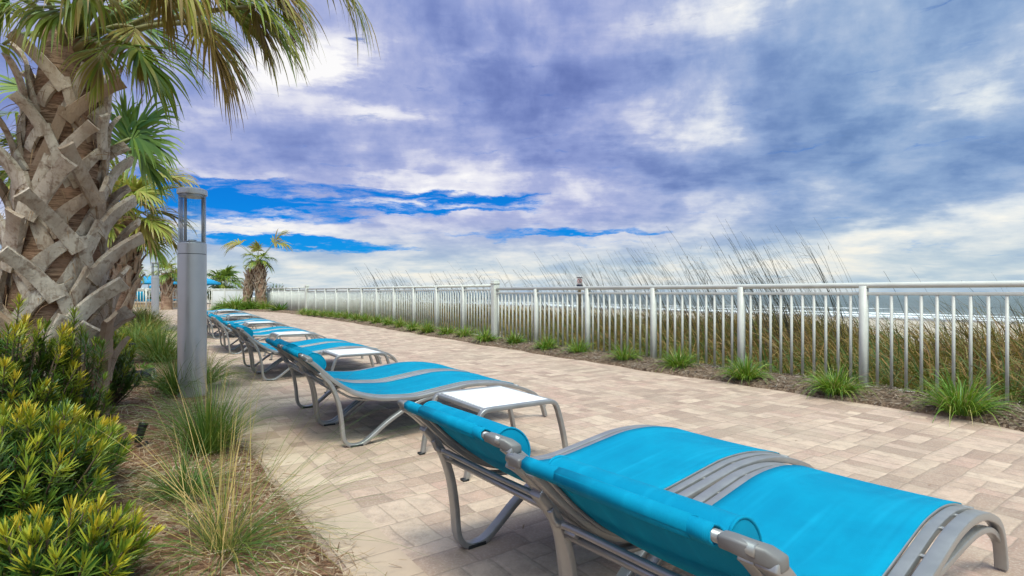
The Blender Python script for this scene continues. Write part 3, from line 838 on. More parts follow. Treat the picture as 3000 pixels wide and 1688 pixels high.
# fronds: (stalk end in photo px, depth), blade heading (dx, dy, dz), length, tint, droop
crown = PT - PB
def fr_part(name, p1, D, N, L, tint, droop, seed, tip=1.0, nseg=38, spread=2.1, cb=.8, bow=.12, p0z=-.12, wid=.036, tintp=.8, split=.45):
    rb = RB(); st = []
    P1 = np.array(p1) - PB
    dirh = P1 - crown; dirh[2] = 0; dirh = unit(dirh)
    P0 = crown + np.array([0, 0, p0z]) + dirh*.10
    frond_into(rb, P0, P1, D, N, L, nseg, spread, droop, tip, tint, seed, wid, split, 9, st, cb, bow, tintp)
    o = obj(name, rb.mesh(M['frond']), pal)
    mb = MB(); stalks(mb, st); me = mesh_of(mb, M['petiole'], tintp)
    obj('stalk', me, o)
    return o
Z = (0, 0, 1)
FR = [
 # px, py, Y,  D,                 N,            L,  tint,      droop, name
 (560, 60, 3.35, (.9, -.1, -.15), (.1, -.3, 1), .78, (.46, .16), 1.9, 'frond'),
 (650, 20, 3.05, (1, -.1, -.35), (.3, -.2, 1), .70, (.55, .14), 1.6, 'frond'),
 (500, 120, 3.7, (.9, .25, -.2), (.2, -.5, 1), .66, (.62, .12), 1.3, 'frond'),
 (380, 170, 3.3, (.75, -.35, -.35), (.3, -.4, 1), .62, (.72, .12), 1.0, 'frond'),
 (235, 60, 3.1, (.2, -.8, -.2), (0, -.2, 1), .60, (.66, .14), 1.6, 'frond'),
 (90, 90, 3.35, (-.7, -.5, .1), (-.2, -.4, 1), .66, (.78, .1), 1.1, 'frond'),
 (10, 170, 3.8, (-1, .1, -.2), (-.2, -.3, 1), .66, (.72, .1), 1.0, 'frond'),
 (110, -20, 3.9, (-.6, .2, .5), (.3, -.6, .6), .8, (.75, .1), .9, 'frond'),
 (300, -60, 4.1, (.35, .4, .7), (0, -.9, .4), .8, (.8, .1), .8, 'frond'),
 (420, 20, 4.1, (.7, .5, .15), (.1, -.6, .8), .78, (.78, .1), 1.1, 'frond'),
 (330, 90, 3.9, (.5, .4, .1), (.1, -.7, .7), .7, (.85, .08), 1.1, 'frond'),
 (430, -70, 2.9, (.5, -.3, -.1), (0, .1, 1), .72, (.30, .14), 2.4, 'frond'),
 (310, -60, 2.75, (.3, -.5, .1), (0, .2, 1), .70, (.30, .15), 2.3, 'frond'),
 (700, -40, 3.5, (.95, .2, -.3), (.2, 0, 1), .72, (.50, .15), 1.8, 'frond'),
 (880, -40, 2.9, (.8, -.1, -.3), (.2, .1, 1), .62, (.44, .15), 3.0, 'frond'),
 (640, 70, 3.6, (1, .1, -.2), (.1, -.4, 1), .72, (.52, .14), 1.2, 'frond'),
 (480, -10, 3.6, (.9, .2, -.05), (.1, -.5, 1), .8, (.62, .12), 1.3, 'frond'),
 (720, 10, 3.3, (.9, -.2, -.3), (.3, -.3, 1), .62, (.30, .14), 1.7, 'frond'),
 (250, 10, 2.95, (.5, -.7, -.1), (.1, 0, 1), .60, (.52, .2), 1.7, 'frond'),
 (20, 30, 3.2, (-.8, -.4, -.1), (-.2, -.2, 1), .7, (.64, .14), 1.5, 'frond'),
 (180, -10, 2.9, (-.1, -.6, .3), (0, .4, .8), .66, (.5, .2), 2.0, 'frond'),
 (600, 120, 3.15, (.45, -.1, -.9), (.8, -.3, .4), .60, (.14, .10), 1.6, 'dead_frond'),
 (745, 70, 3.2, (.3, 0, -.95), (.9, -.3, .3), .40, (.10, .08), 1.3, 'dead_frond'),
 (300, 190, 3.2, (.15, -.4, -.9), (.4, -.8, .3), .42, (.42, .14), 1.3, 'dead_frond'),
 (120, 40, 3.2, (-.3, -.3, -.9), (-.6, -.6, .3), .40, (.12, .1), 1.2, 'dead_frond'),
 (390, 130, 3.35, (.3, -.2, -.95), (.7, -.6, .3), .46, (.25, .12), 1.3, 'dead_frond'),
 (470, -40, 2.9, (.2, -.1, -.95), (.8, -.5, .3), .46, (.20, .10), 1.2, 'dead_frond'),
 (800, -20, 3.2, (.35, 0, -.9), (.8, -.4, .3), .42, (.10, .08), 1.2, 'dead_frond'),
]
for i, (px, py, Y, D, N, L, ti, dr, nm) in enumerate(FR):
    dead = nm == 'dead_frond'
    fr_part(nm, tuple(at(px, py - ((90 if px > 450 else 40) if not dead else 50), Y)), D, N, L, ti, dr*((.66 if px > 450 else .78) if not dead else 1), 100+i, 1.5 if not dead else .9, 54 if not dead else 44, 2.2 if not dead else 1.5, .9 if not dead else .4, .14, -.05 if not dead else -.15, .028 if not dead else .022, .8 if not dead else .3)

# --- generic smaller palm: trunk, leaf bases and a crown
def palm(name, label, base, top, tr, nbase, bsize, fronds, L, seed, tint=(.6, .15), group=None, hang=6, nseg=26, K=6, droop=1.3, extra=(), bz=.25, wid=.045, pet=(.35, .7), parent=None, elr=(-25, 75), dead=4):
    r = random.Random(seed); base = np.array(base, float); top = np.array(top, float)
    t = thing(name, label, 'palm tree', tuple(base), 0, group) if parent is None else parent
    off = np.zeros(3) if parent is None else base - np.array(parent.location)
    H = top[2]-base[2]
    ax = lambda z: off + (top-base)*(z/H)
    zz = np.linspace(-.1, H, 18)
    trunk_mesh([ax(z) for z in zz], [tr*np.interp(z/H, [0, .15, .5, 1], [1.15, 1, .95, .8]) for z in zz], 20, .03, seed).build('trunk', M['bark2'], t, True)
    mb = MB()
    for i in range(nbase):
        h = H*bz + H*(.97-bz)*i/nbase
        leaf_base(mb, ax, i*R(137.5)+r.uniform(-.2, .2), h, bsize*r.uniform(.85, 1.15), tr*.95, r, r.uniform(.8, 1.2), r.uniform(-.4, .4), True)
    if nbase: obj('leaf_bases', mesh_of(mb, M['boot'], .75), t)
    rb = RB(); st = []
    C = ax(H)
    for i in range(fronds):
        az = i*R(137.5) + r.uniform(-.3, .3); el = R(np.interp(i/max(1, fronds-1), [0, 1], [elr[0], elr[1]]) + r.uniform(-8, 8))
        d = np.array([math.cos(az)*math.cos(el), math.sin(az)*math.cos(el), math.sin(el)])
        pl = L*r.uniform(*pet)
        P1 = C + d*pl
        D = unit(d + np.array([0, 0, -.25])); N = unit(np.array([0, 0, 1.0]) - d*d[2] + d*.1 + 1e-3)
        frond_into(rb, C - np.array([0, 0, .08]), P1, D, N, L*r.uniform(.85, 1.1), nseg, 2.1, droop, 1.0, (tint[0]+r.uniform(-.12, .12), tint[1]), seed*50+i, wid, .45, K, st, .8, .06*L, .6, (.035*L, .02*L))
    for i in range(dead):
        az = r.uniform(0, 6.28); d = np.array([math.cos(az)*.45, math.sin(az)*.45, -.85])
        frond_into(rb, C - np.array([0, 0, .1]), C + d*L*.35, d + np.array([0, 0, -.5]), [math.cos(az), math.sin(az), .3], L*.6, nseg-6, 1.4, .8, .8, (.12, .08), seed*50+40+i, wid, .45, K, st, .3, .0, .2, (.03*L, .02*L))
    for (P1, D, N, LL, ti) in extra:
        frond_into(rb, C, np.array(P1)-np.array(t.location), D, N, LL, nseg, 2.2, droop, 1.0, ti, seed*50+70+len(st), wid, .45, K, st, .8, .05, .5, (.03, .02))
    cr = obj('crown', rb.mesh(M['frond']), t)
    mb = MB(); stalks(mb, st); obj('stalks', mesh_of(mb, M['petiole'], .6), cr)
    return t
# palm hidden behind the big one: its fans show on both sides of the trunk
b = at(150, 1000, 6.2)
palm('palm_tree', 'palm standing right behind the large one, its dark green fan leaves showing past the trunk', (b.x, 6.2, 0), (b.x+.12, 6.2, 2.35), .2, 26, .8, 12, .72, 5, (.72, .1), None, extra=[
    (at(378, 405, 5.8), (.55, -.1, .75), (-.1, -.95, .1), .66, (.95, .06)), (at(385, 405, 5.75), (.9, -.1, .1), (-.1, -.85, .4), .66, (.86, .1)), (at(395, 440, 5.9), (.8, 0, -.5), (.1, -.8, .5), .62, (.78, .1)), (at(365, 430, 5.85), (.1, -.1, .95), (-.1, -.95, .1), .6, (.92, .06)),
    (at(60, 330, 5.6), (-.9, -.2, -.05), (-.2, -.4, .9), .70, (.62, .12)), (at(50, 400, 5.8), (-.8, -.3, -.4), (-.3, -.5, .8), .66, (.55, .12)), (at(90, 260, 6), (-.8, 0, .4), (.2, -.7, .6), .62, (.7, .1))], hang=0, dead=2)
b = at(338, 955, 12.6)
palm('palm_tree', 'rough trunked palm with yellowing crown between the large palm and the tall bollard', (b.x, 12.6, .05), (b.x+.30, 12.6, 2.75), .27, 44, .95, 30, 1.0, 8, (.40, .14), None, dead=9, droop=1.5, bz=.38,
     extra=[(at(462, 520, 12.2), (.85, 0, .35), (-.4, -.5, .7), .95, (.40, .10)), (at(448, 505, 12.4), (.9, 0, .1), (-.2, -.4, .9), .9, (.36, .10)), (at(430, 700, 12.2), (.7, -.1, -.4), (.3, -.4, .8), .8, (.66, .1)), (at(425, 640, 12.0), (.9, -.1, -.2), (.3, -.4, .8), .85, (.45, .1)), (at(400, 560, 12.0), (.9, -.1, .1), (.2, -.6, .8), .8, (.46, .1))])
b = at(300, 960, 15)
palm('palm_tree', 'palm mostly hidden behind the large one, only its rough brown trunk showing', (b.x, 15.2, .09), (b.x-.05, 15.2, 2.3), .27, 30, .95, 14, .8, 9, (.5, .15), None, dead=6)
# small palms round the pool, far left
for (px, Y, tpx, tpy, tr, L, nf, ti, lab_, sd) in (
    (488, 27.5, 487, 800, .24, .62, 18, .60, 'short palm with leaning red brown trunk in front of the low stone wall', 21),
    (395, 35, 396, 800, .26, .62, 14, .66, 'slim palm left of the small bollard light, behind the low stone wall', 22),
    (517, 40, 515, 822, .20, .75, 16, .40, 'thin dark palm just left of the tall bollard, with a brown skirt of dead leaves', 23),
    (655, 44, 654, 838, .36, 1.32, 30, .80, 'dark green round headed palm beyond the far railing', 24)):
    b = at(px, 900, Y); tp = at(tpx, tpy, Y)
    ex = [(at(512, 745, Y), (.25, 0, .9), (-.8, -.5, .2), 1.1, (.36, .1))] if sd == 23 else ()
    palm('palm_tree', lab_, (b.x, Y, .1 if sd != 24 else -.2), (tp.x, Y, tp.z), tr, 14, .9, nf, L*1.05, sd, (ti, .14), None, dead=10 if sd == 23 else 3, nseg=20, K=5, extra=ex, bz=.45, wid=.06)
# twin trunk palm in the bed at the far corner
Y = 27.2
b1_ = at(719, 905, Y); t1 = at(735, 788, Y); b2_ = at(768, 907, Y); t2 = at(762, 765, Y)
tw = thing('palm_tree', 'twin trunk palm with three raised fans at the far end of the white railing', 'palm tree', (b1_.x, Y, .13))
palm('p', '', (b1_.x, Y, .13), (t1.x, Y+.05, t1.z), .20, 26, .72, 4, .5, 31, (.5, .15), parent=tw, nseg=20, K=5, bz=.42, dead=2, wid=.06)
palm('p', '', (b2_.x, Y-.1, .13), (t2.x, Y-.1, t2.z), .24, 32, .78, 14, .62, 32, (.66, .12), parent=tw, nseg=22, K=5, bz=.42, dead=5, wid=.06, elr=(-20, 60), extra=[
    (at(703, 715, Y), (-.75, 0, .35), (.4, -.5, .8), 1.0, (.36, .1)), (at(697, 716, Y-.2), (-.95, 0, -.1), (-.1, -.4, .9), .85, (.34, .1)),
    (at(801, 712, Y), (.45, 0, .85), (-.5, -.6, .4), 1.0, (.34, .1)), (at(806, 712, Y-.2), (.9, 0, .2), (-.1, -.5, .9), .9, (.34, .1)),
    (at(757, 735, Y-.3), (.0, -.2, .9), (.0, -.9, .2), .62, (.40, .12)), (at(752, 735, Y-.2), (-.4, -.1, .8), (.3, -.8, .3), .5, (.36, .12))])
# bush showing over the far railing
def leafball(name, label, cat, c, rad, n, mat, tint, lw=(.18, .03), seed=0):
    r = np.random.default_rng(seed); t = thing(name, label, cat, (c[0], c[1], c[2]))
    u = unit(r.normal(0, 1, (n, 3))); u[:, 2] = np.abs(u[:, 2]); rr = r.uniform(.35, 1, n)**.5
    clump = .75 + .3*np.sin(u[:, 0]*7+seed)*np.cos(u[:, 1]*6)
    P = u*rr[:, None]*np.array(rad)*clump[:, None]
    az = np.arctan2(u[:, 1], u[:, 0]) + r.normal(0, .6, n); el = np.clip(r.normal(.5, .5, n), -.6, 1.5)
    C, S, Wd = blades(P, az, el, r.uniform(.6, 1.3, n)*lw[0], 4, r.uniform(.2, 1.2, n), r.uniform(.7, 1.2, n)*lw[1], r=r)
    rb = RB(); rb.add(C, S, Wd, np.clip(r.normal(tint[0], tint[1], n), 0, 1)); obj('foliage', rb.mesh(mat), t)
    mb = MB()
    for k in range(7):
        a = k*.9; mb.tube([(0, 0, -.05), (math.cos(a)*rad[0]*.3, math.sin(a)*rad[1]*.3, rad[2]*.5), (math.cos(a)*rad[0]*.6, math.sin(a)*rad[1]*.6, rad[2]*.85)], [.03, .02, .01], 6)
    mb.build('stem', M['twig'], t, True)
    return t
b = at(806, 857, 42); leafball('bush', 'dark green bush rising over the far railing, right of the twin trunk palm', 'bush', (b.x, 42, .1), (1.15, 1.0, 1.75), 1600, M['shrub'], (.25, .15), (.32, .05), 3)
b = at(410, 857, 46); leafball('bush', 'dark hedge bush under the blue pool umbrella', 'bush', (b.x, 46, .1), (1.8, 1.0, 1.5), 1500, M['shrub'], (.15, .1), (.32, .05), 4)
b = at(468, 857, 47); leafball('bush', 'dark bush behind the small bollard light', 'bush', (b.x, 47, .1), (1.3, 1.0, 1.4), 1200, M['shrub'], (.15, .1), (.32, .05), 5)

# ------------------------------------------------------------------ shrubs with whorled leaves
def shrub(label, x, y, rad, h, nst, seed, gold=.5, nl=46, ll=.067, z0=None, dirb=(0, 0)):
    r = np.random.default_rng(seed); z0 = bedz(x, y)-.02 if z0 is None else z0
    t = thing('shrub', label, 'shrub', (x, y, z0), 0, None)
    u = r.uniform(0, 1, nst); az = r.uniform(0, 2*math.pi, nst)
    inc = np.arccos(1-u*.93)                                    # from upright to nearly level
    k = r.uniform(.60, 1.04, nst)
    tip = np.stack([np.cos(az)*np.sin(inc)*rad*k + dirb[0]*k, np.sin(az)*np.sin(inc)*rad*k + dirb[1]*k, .10 + (h-.10)*(np.cos(inc)*.85+.15)*k], 1)
    mb = MB(); rb = RB()
    for i in range(nst):
        root = np.array([tip[i, 0]*.15, tip[i, 1]*.15, 0]); mid = root*.4 + tip[i]*.6; mid[2] *= .8
        c = spline([root, mid, tip[i]], 4); mb.tube(c, np.linspace(.006, .0028, len(c)), 5, False)
        n = nl; ax = unit(c[-1]-c[-3] + np.array([0, 0, .02]))
        q = r.uniform(0, 1, n)**1.25                              # 0 at the tip
        P = c[-1] - ax*(q*(.17*ll/.078))[:, None]
        a = np.arange(n)*2.399 + r.uniform(0, 6)
        e1 = unit(np.cross(ax, [0.31, .2, .93])); e2 = np.cross(ax, e1)
        open_ = np.interp(q, [0, .25, 1], [.30, .75, 1.25]) + r.normal(0, .12, n)
        d = ax*np.cos(open_)[:, None] + (e1*np.cos(a)[:, None] + e2*np.sin(a)[:, None])*np.sin(open_)[:, None]
        L = ll*np.interp(q, [0, .15, .6, 1], [.65, 1, 1, .8])*r.uniform(.8, 1.15, n)
        K = 4; C = np.zeros((n, K, 3)); S = np.zeros((n, K, 3)); p = P.copy(); sd = unit(np.cross(d, ax) + 1e-4)
        for kk in range(K):
            C[:, kk] = p; S[:, kk] = sd; d = unit(d + ax*.10 - np.array([0, 0, .10])); p = p + d*(L/(K-1))[:, None]
        young = (k[i] > .80) * np.clip(r.normal(gold, .28), 0, 1) * np.interp(tip[i, 2]/h, [.15, .5, 1], [.45, .9, 1.05])
        ti = np.clip(r.normal(.16, .09, n) + young*np.interp(q, [0, .35, .8, 1], [1.0, .75, .3, 0])*.85, 0, 1)
        rb.add(C, S, (.0070*ll/.078*r.uniform(.8, 1.2, n))[:, None]*np.array([.55, 1, .95, .12])[None, :], ti)
    obj('foliage', rb.mesh(M['shrub']), t)
    mb.build('stems', M['twig'], t, True)
    return t
shrub('golden tipped shrub filling the bottom left corner', -1.95, 2.05, .42, .54, 270, 1, .70)
shrub('low golden tipped shrub on the bottom edge, right of the corner shrub', -1.42, 1.68, .26, .27, 80, 2, .75)
shrub('low golden shrub with a sprig reaching right over the straw', -2.18, 2.55, .27, .38, 95, 3, .66, dirb=(.12, .0))
shrub('tall golden topped shrub on the left edge against the foot of the large palm', -2.74, 2.85, .44, .92, 290, 4, .95)
shrub('narrow upright shrub in front of the large palm trunk', -2.52, 3.12, .20, .93, 55, 5, .5)
shrub('dark green shrub right of the large palm trunk', -3.34, 4.45, .25, .66, 85, 6, .45)
shrub('mid green shrub left of the straw, between the golden shrubs', -2.75, 2.35, .42, .55, 160, 7, .5)
shrub('small yellow green shrub behind the dark green one', -4.38, 5.9, .30, .55, 80, 8, .42)
shrub('low green shrub at the foot of the rough trunked palm', -7.6, 10.2, .55, .55, 70, 9, .3, 26, .10)
shrub('low dark shrub between the far palms and the small bollard', -9.4, 13.4, .6, .55, 60, 10, .3, 22, .12)

# ------------------------------------------------------------------ grasses
def tuft(name, label, cat, x, y, n, L, width, droop, mat, tint, seed, z0, el=(R(55), R(88)), rad=.07, K=7, lean=(0, 0, 0), group=None, extra=None):
    r = np.random.default_rng(seed); t = obj(name, None) if False else None
    a0 = r.uniform(0, 6.283, n); q = r.uniform(0, 1, n)**.5
    P = np.stack([np.cos(a0)*rad*q, np.sin(a0)*rad*q, np.zeros(n)], 1)
    az = a0 + r.normal(0, .5, n); e = el[1] - (el[1]-el[0])*q + r.normal(0, .10, n)
    C, S, Wd = blades(P, az, e, r.uniform(L[0], L[1], n), K, r.uniform(droop[0], droop[1], n), r.uniform(.7, 1.15, n)*width, r=r, lean=lean)
    u = np.linspace(0, 1, K)
    ti = np.clip(r.normal(tint[0], tint[1], n)[:, None] + .12*(u[None, :]-.5), 0, 1)
    rb = RB(); rb.add(C, S, Wd, ti)
    if extra:
        for (P2, az2, el2, L2, dr2, w2, t2) in extra:
            m_ = len(az2); C, S, Wd = blades(P2, az2, el2, L2, 9, dr2, np.full(m_, w2), r=r); rb.add(C, S, Wd, t2)
    o = obj(name, rb.mesh(mat)); o.location = (x, y, z0); tag(o, label, cat, group); return o
def gp(px, py): Y = F*EYE/(py-HY); return ((px-CX)/F*Y, Y)
def stems(n, az0, daz, el0, del_, L, dr, seed):
    r = np.random.default_rng(seed)
    return (r.normal(0, .03, (n, 3))*[1, 1, 0], r.normal(az0, daz, n), r.normal(el0, del_, n), r.uniform(*L, n), r.uniform(*dr, n))
x, y = gp(655, 1640)
e1 = [(*stems(26, R(155), .7, R(50), .22, (.5, .90), (.2, .9), 1), .0028, np.random.default_rng(1).uniform(.72, 1, 26)), (*stems(64, R(8), .5, R(40), .20, (.6, 1.1), (.4, 1.2), 2), .0020, np.random.default_rng(2).uniform(.1, .6, 64)),
      (*stems(26, R(95), .5, R(66), .2, (.4, .75), (.3, 1.0), 3), .0028, np.random.default_rng(3).uniform(.65, 1, 26))]
tuft('grass_clump', 'spiky grass clump with long tan stems spilling over the pavers, closest to the camera', 'ornamental grass', x, y, 250, (.26, .58), .0030, (.8, 2.8), M['muhly'], (.40, .28), 5, .03, (R(18), R(86)), .085, extra=e1)
x, y = gp(540, 1480)
tuft('grass_clump', 'low soft green grass clump between the tan grass and the well light', 'ornamental grass', x, y, 380, (.18, .40), .0028, (.8, 2.2), M['muhly'], (.22, .14), 6, .04, (R(35), R(86)), .07)
x, y = gp(610, 1345)
e2 = [(*stems(110, R(5), .5, R(48), .25, (.40, .62), (.6, 1.3), 5), .0018, np.random.default_rng(5).uniform(.3, .7, 110)), (*stems(14, R(120), .8, R(75), .15, (.5, .75), (.2, .6), 6), .0028, np.random.default_rng(6).uniform(.75, 1, 14))]
tuft('grass_clump', 'bushy green grass clump in front of the tall bollard', 'ornamental grass', x, y, 620, (.30, .62), .0034, (.6, 1.8), M['muhly'], (.26, .14), 7, .04, (R(50), R(88)), .09, extra=e2)
x, y = gp(520, 1165)
tuft('grass_clump', 'green grass clump against the left side of the tall bollard base', 'ornamental grass', x, y, 520, (.32, .66), .005, (.8, 2.0), M['muhly'], (.26, .16), 8, .04, (R(40), R(86)), .10)
tuft('grass_clump', 'drooping olive grass clump behind the tall bollard, leaning onto the pavers', 'ornamental grass', -3.25, 5.75, 420, (.35, .7), .005, (1.2, 2.4), M['muhly'], (.46, .16), 9, .04, (R(35), R(80)), .09)
for i, (px, Y, ti, lb) in enumerate(((470, 7.6, .34, 'green grass clump halfway between the two bollard lights'), (430, 10.0, .42, 'yellowing grass clump just beyond the halfway grass clump'), (440, 13.2, .52, 'pale olive grass clump closest in front of the small bollard light'), (415, 16.2, .55, 'olive grass clump left of the small bollard light'), (395, 9.0, .40, 'green grass clump behind the black well light'))):
    xx = (px-CX)/F*Y
    tuft('grass_clump', lb, 'ornamental grass', xx, Y, 520, (.45, .85), .008, (.8, 2.1), M['muhly'], (ti, .16), 10+i, gz(Y)+.03, (R(38), R(86)), .14)
tuft('weed_patch', 'small bright green weed on the straw behind the black well light', 'weed', *gp(408, 1092), 160, (.06, .14), .010, (.5, 1.5), M['liriope'], (.5, .15), 61, .05, (R(15), R(75)), .14)

# strap-leaf tufts along the fence
pts = [(2816, 1216, 1.18), (2450, 1158, 1.0), (2185, 1117, .98), (1990, 1083, .95), (1831, 1061, .92), (1695, 1040, .95), (1602, 1028, .85), (1508, 1012, .80), (1423, 1004, .98), (1361, 990, .85), (1310, 983, .85), (1252, 977, .95), (1210, 970, .85), (1175, 962, .9), (1140, 955, .9), (1105, 950, .95), (1075, 945, .95), (1047, 941, .9), (1020, 937, .95), (995, 934, .9), (972, 931, .95), (950, 929, .95), (928, 927, .9), (908, 925, .95), (890, 923, .95)]
named = {0: 'largest strap-leaf tuft by the railing, near the right edge of the photo', 1: 'big strap-leaf tuft beside the railing post, second from the right edge', 2: 'strap-leaf tuft in front of the second railing post from the right edge', 3: 'strap-leaf tuft directly left of the tuft by the second railing post', 8: 'strap-leaf tuft in front of the tall capped railing post', 7: 'low strap-leaf tuft just right of the tall capped railing post'}
for i, (px, py, s) in enumerate(pts):
    x, y = gp(px, py)
    for _ in range(3): y = F*(EYE-gz(y)-.02)/(py-HY); x = (px-CX)/F*y
    lbl = named.get(i, 'green strap-leaf tuft in the dense row at the far half of the railing' if i > 8 else 'mid sized strap-leaf tuft between the second railing post and the tall capped post')
    n = 420 if i < 4 else 260
    tuft('liriope_tuft', lbl, 'plant', x, y, n, (.20*s, .42*s), .0085 if i < 6 else .013, (.6, 2.6), M['liriope'], (.56 if i < 9 else .66, .28), 70+i, gz(y)+.03, (R(46), R(88)), .085*s, K=7, group='strap-leaf tufts along the fence')
# planting round the twin trunk palm
for i, (px, py, s, ti, lb) in enumerate(((655, 902, 1.0, .5, 'leftmost grass mound in the bed of the twin trunk palm'), (690, 903, 1.4, .7, 'widest grass mound left of the twin trunk palm'), (735, 906, 1.2, .35, 'dark green grass mound at the foot of the twin trunk palm'), (778, 907, 1.0, .75, 'yellow green grass mound right of the twin trunk palm'))):
    Y = 26.4; xx = (px-CX)/F*Y
    tuft('grass_mound', lb, 'ornamental grass', xx, Y, 420, (.4*s, .75*s), .03, (.8, 2.2), M['liriope'], (ti, .2), 120+i, gz(Y)+.02, (R(25), R(86)), .2*s)
tuft('agave_plant', 'spiky grey green plant alone before the far railing', 'plant', *((820-CX)/F*24.5, 24.5), 60, (.35, .6), .07, (.1, .5), M['liriope'], (.12, .1), 140, gz(24.5)+.02, (R(15), R(80)), .08)

# ------------------------------------------------------------------ dune grass (uncountable) and tall sea oats
def dunegrass(n):
    a = np.where(rng.random(n) < .62, rng.uniform(-5, 9, n), rng.uniform(9, 42, n))
    d = .35 + rng.uniform(0, 1, n)**1.05*8.5
    keep = rng.random(n) < np.clip(.75 + .5*vnoise(*from_da(d, a), .9, 4), .3, 1)
    # a bare sandy hollow seen near the right end
    X, Y = from_da(d, a)
    hol = ((X-8.3)/1.7)**2 + ((Y-10.6)/2.4)**2
    keep &= ~((hol < 1) & (rng.random(n) < .93)) & ~((d < .9) & (rng.random(n) < .35))
    a, d = a[keep], d[keep]; n = len(a); X, Y = from_da(d, a)
    # gather into tussocks
    cx = np.round(X/.42)*.42 + .2*np.sin(np.round(Y/.42)*12.9); cy = np.round(Y/.42)*.42 + .2*np.sin(np.round(X/.42)*7.3)
    X = X*.45 + cx*.55; Y = Y*.45 + cy*.55
    d, a = dn_al(X, Y)
    hgt = np.interp(d, [0, 1.2, 4, 8, 9], [.55, .82, 1.05, 1.12, 1.0])*rng.uniform(.65, 1.2, n)*(1+.16*vnoise(X, Y, 1.6, 7))*np.interp(a, [1.5, 4], [1.22, 1.04])
    az = rng.uniform(0, 6.283, n); el = rng.uniform(R(48), R(88), n)
    C, S, Wd = blades(np.stack([X, Y, dune_z(d, a)-.02], 1), az, el, hgt, 5, rng.uniform(.8, 4.2, n), rng.uniform(.008, .018, n)*np.clip(1+(a-8)/30, 1, 1.8), lean=(-.35, .12, 0))
    ti = np.clip(rng.normal(.44, .24, n) + .34*vnoise(X, Y, 1.1, 9) + np.where(d < 1.3, .25, 0), 0, 1)
    rb = RB(); rb.add(C, S, Wd, ti)
    o = obj('dune_grass', rb.mesh(M['dune']), None, 'stuff'); tag(o, 'dense brown and olive grass covering the dune beyond the white railing', 'dune grass')
dunegrass(92000)
def sea_oats(px, Y, ns, tops, seed, label, spread=.25, curve=1.0):
    r = np.random.default_rng(seed); X = (px-CX)/F*Y; d, a = dn_al(X, Y); z = float(dune_z(np.array([d]), np.array([a]))[0])
    H = (EYE - (tops-HY)/F*Y) - z
    P = np.stack([r.normal(0, spread, ns), r.normal(0, spread, ns), np.zeros(ns)], 1)
    az = np.full(ns, math.pi) + r.normal(0, .5, ns); el = r.normal(R(80), .07, ns)
    C, S, Wd = blades(P, az, el, H*r.uniform(.74, 1.12, ns), 9, r.uniform(.05, .35, ns)*curve, r.uniform(.009, .014, ns)*max(1, Y/9), np.linspace(1, .35, 9), r=r, lean=(-.42*curve, 0, 0))
    rb = RB(); rb.add(C, S, Wd, r.uniform(0, .7, ns))
    # short side sprays on some stems
    k = r.integers(0, ns, ns); f = r.integers(4, 8, ns); Pq = C[k, f]
    C2, S2, W2 = blades(Pq, math.pi + r.normal(0, 1.0, ns), r.normal(.35, .4, ns), r.uniform(.12, .32, ns), 5, r.uniform(.3, 1.4, ns), np.full(ns, .006*max(1, Y/9)), r=r)
    rb.add(C2, S2, W2, r.uniform(.1, .8, ns))
    o = obj('sea_oats', rb.mesh(M['oat'])); o.location = (X, Y, z); tag(o, label, 'sea oats', 'tall sea oats standing above the railing')
G = 'bare sea oat stems among the many standing above the railing'
oats = [(2500, 8.2, 5, 655, 'tall sea oat stems in the thickest bunch, right of the middle railing posts'), (2440, 8.6, 6, 655, None), (2380, 8.8, 6, 700, None), (2330, 9.2, 6, 705, 'bent sea oat stems that arch farthest to the left'), (2255, 9, 6, 660, None), (2200, 9.4, 6, 690, None), (2150, 9.6, 7, 720, None), (2085, 9.2, 5, 680, None), (2030, 10, 5, 710, None), (1980, 10, 6, 725, None), (1930, 10.4, 6, 730, None), (1880, 11, 6, 715, None), (1830, 11, 5, 735, None), (1780, 11.6, 6, 745, None), (1730, 12, 6, 740, None), (1680, 12.5, 5, 755, None),
        (1600, 12, 3, 775, None), (1545, 12, 3, 765, None), (1490, 13, 4, 758, None), (1430, 13.5, 4, 780, None), (1380, 14, 5, 785, None), (1340, 14.5, 4, 790, None), (1290, 15.5, 5, 795, None), (1240, 16.5, 5, 795, None), (1195, 17, 5, 785, None), (1160, 18, 5, 775, None), (1130, 18.5, 4, 785, None),
        (2690, 9.5, 2, 700, 'pair of lone sea oat stems over the sandy gap near the right edge'), (2790, 9.8, 1, 760, 'single slanting sea oat stem right of the lone pair'), (3010, 8.6, 3, 800, 'sea oat stems cut by the right edge of the photo')]
oats += [(2475, 9.4, 5, 690, None), (2355, 10.2, 6, 720, None), (2290, 10.4, 6, 730, None), (2120, 10.8, 6, 735, None), (2055, 11.2, 6, 740, None), (1955, 11.8, 6, 750, None), (1855, 12.4, 6, 760, None), (1755, 13, 6, 765, None), (1650, 13.4, 5, 780, None), (1265, 16.4, 4, 800, None), (1400, 14.6, 4, 795, None)]
for i, (px, Y, ns, tp, lb) in enumerate(oats):
    sea_oats(px, Y, int(ns*3) if not (27 <= i < 30) else ns, tp, 200+i, lb or G, .22 if Y < 11 else .35, 1.5 if (lb and 'arch' in lb) else 1.0)
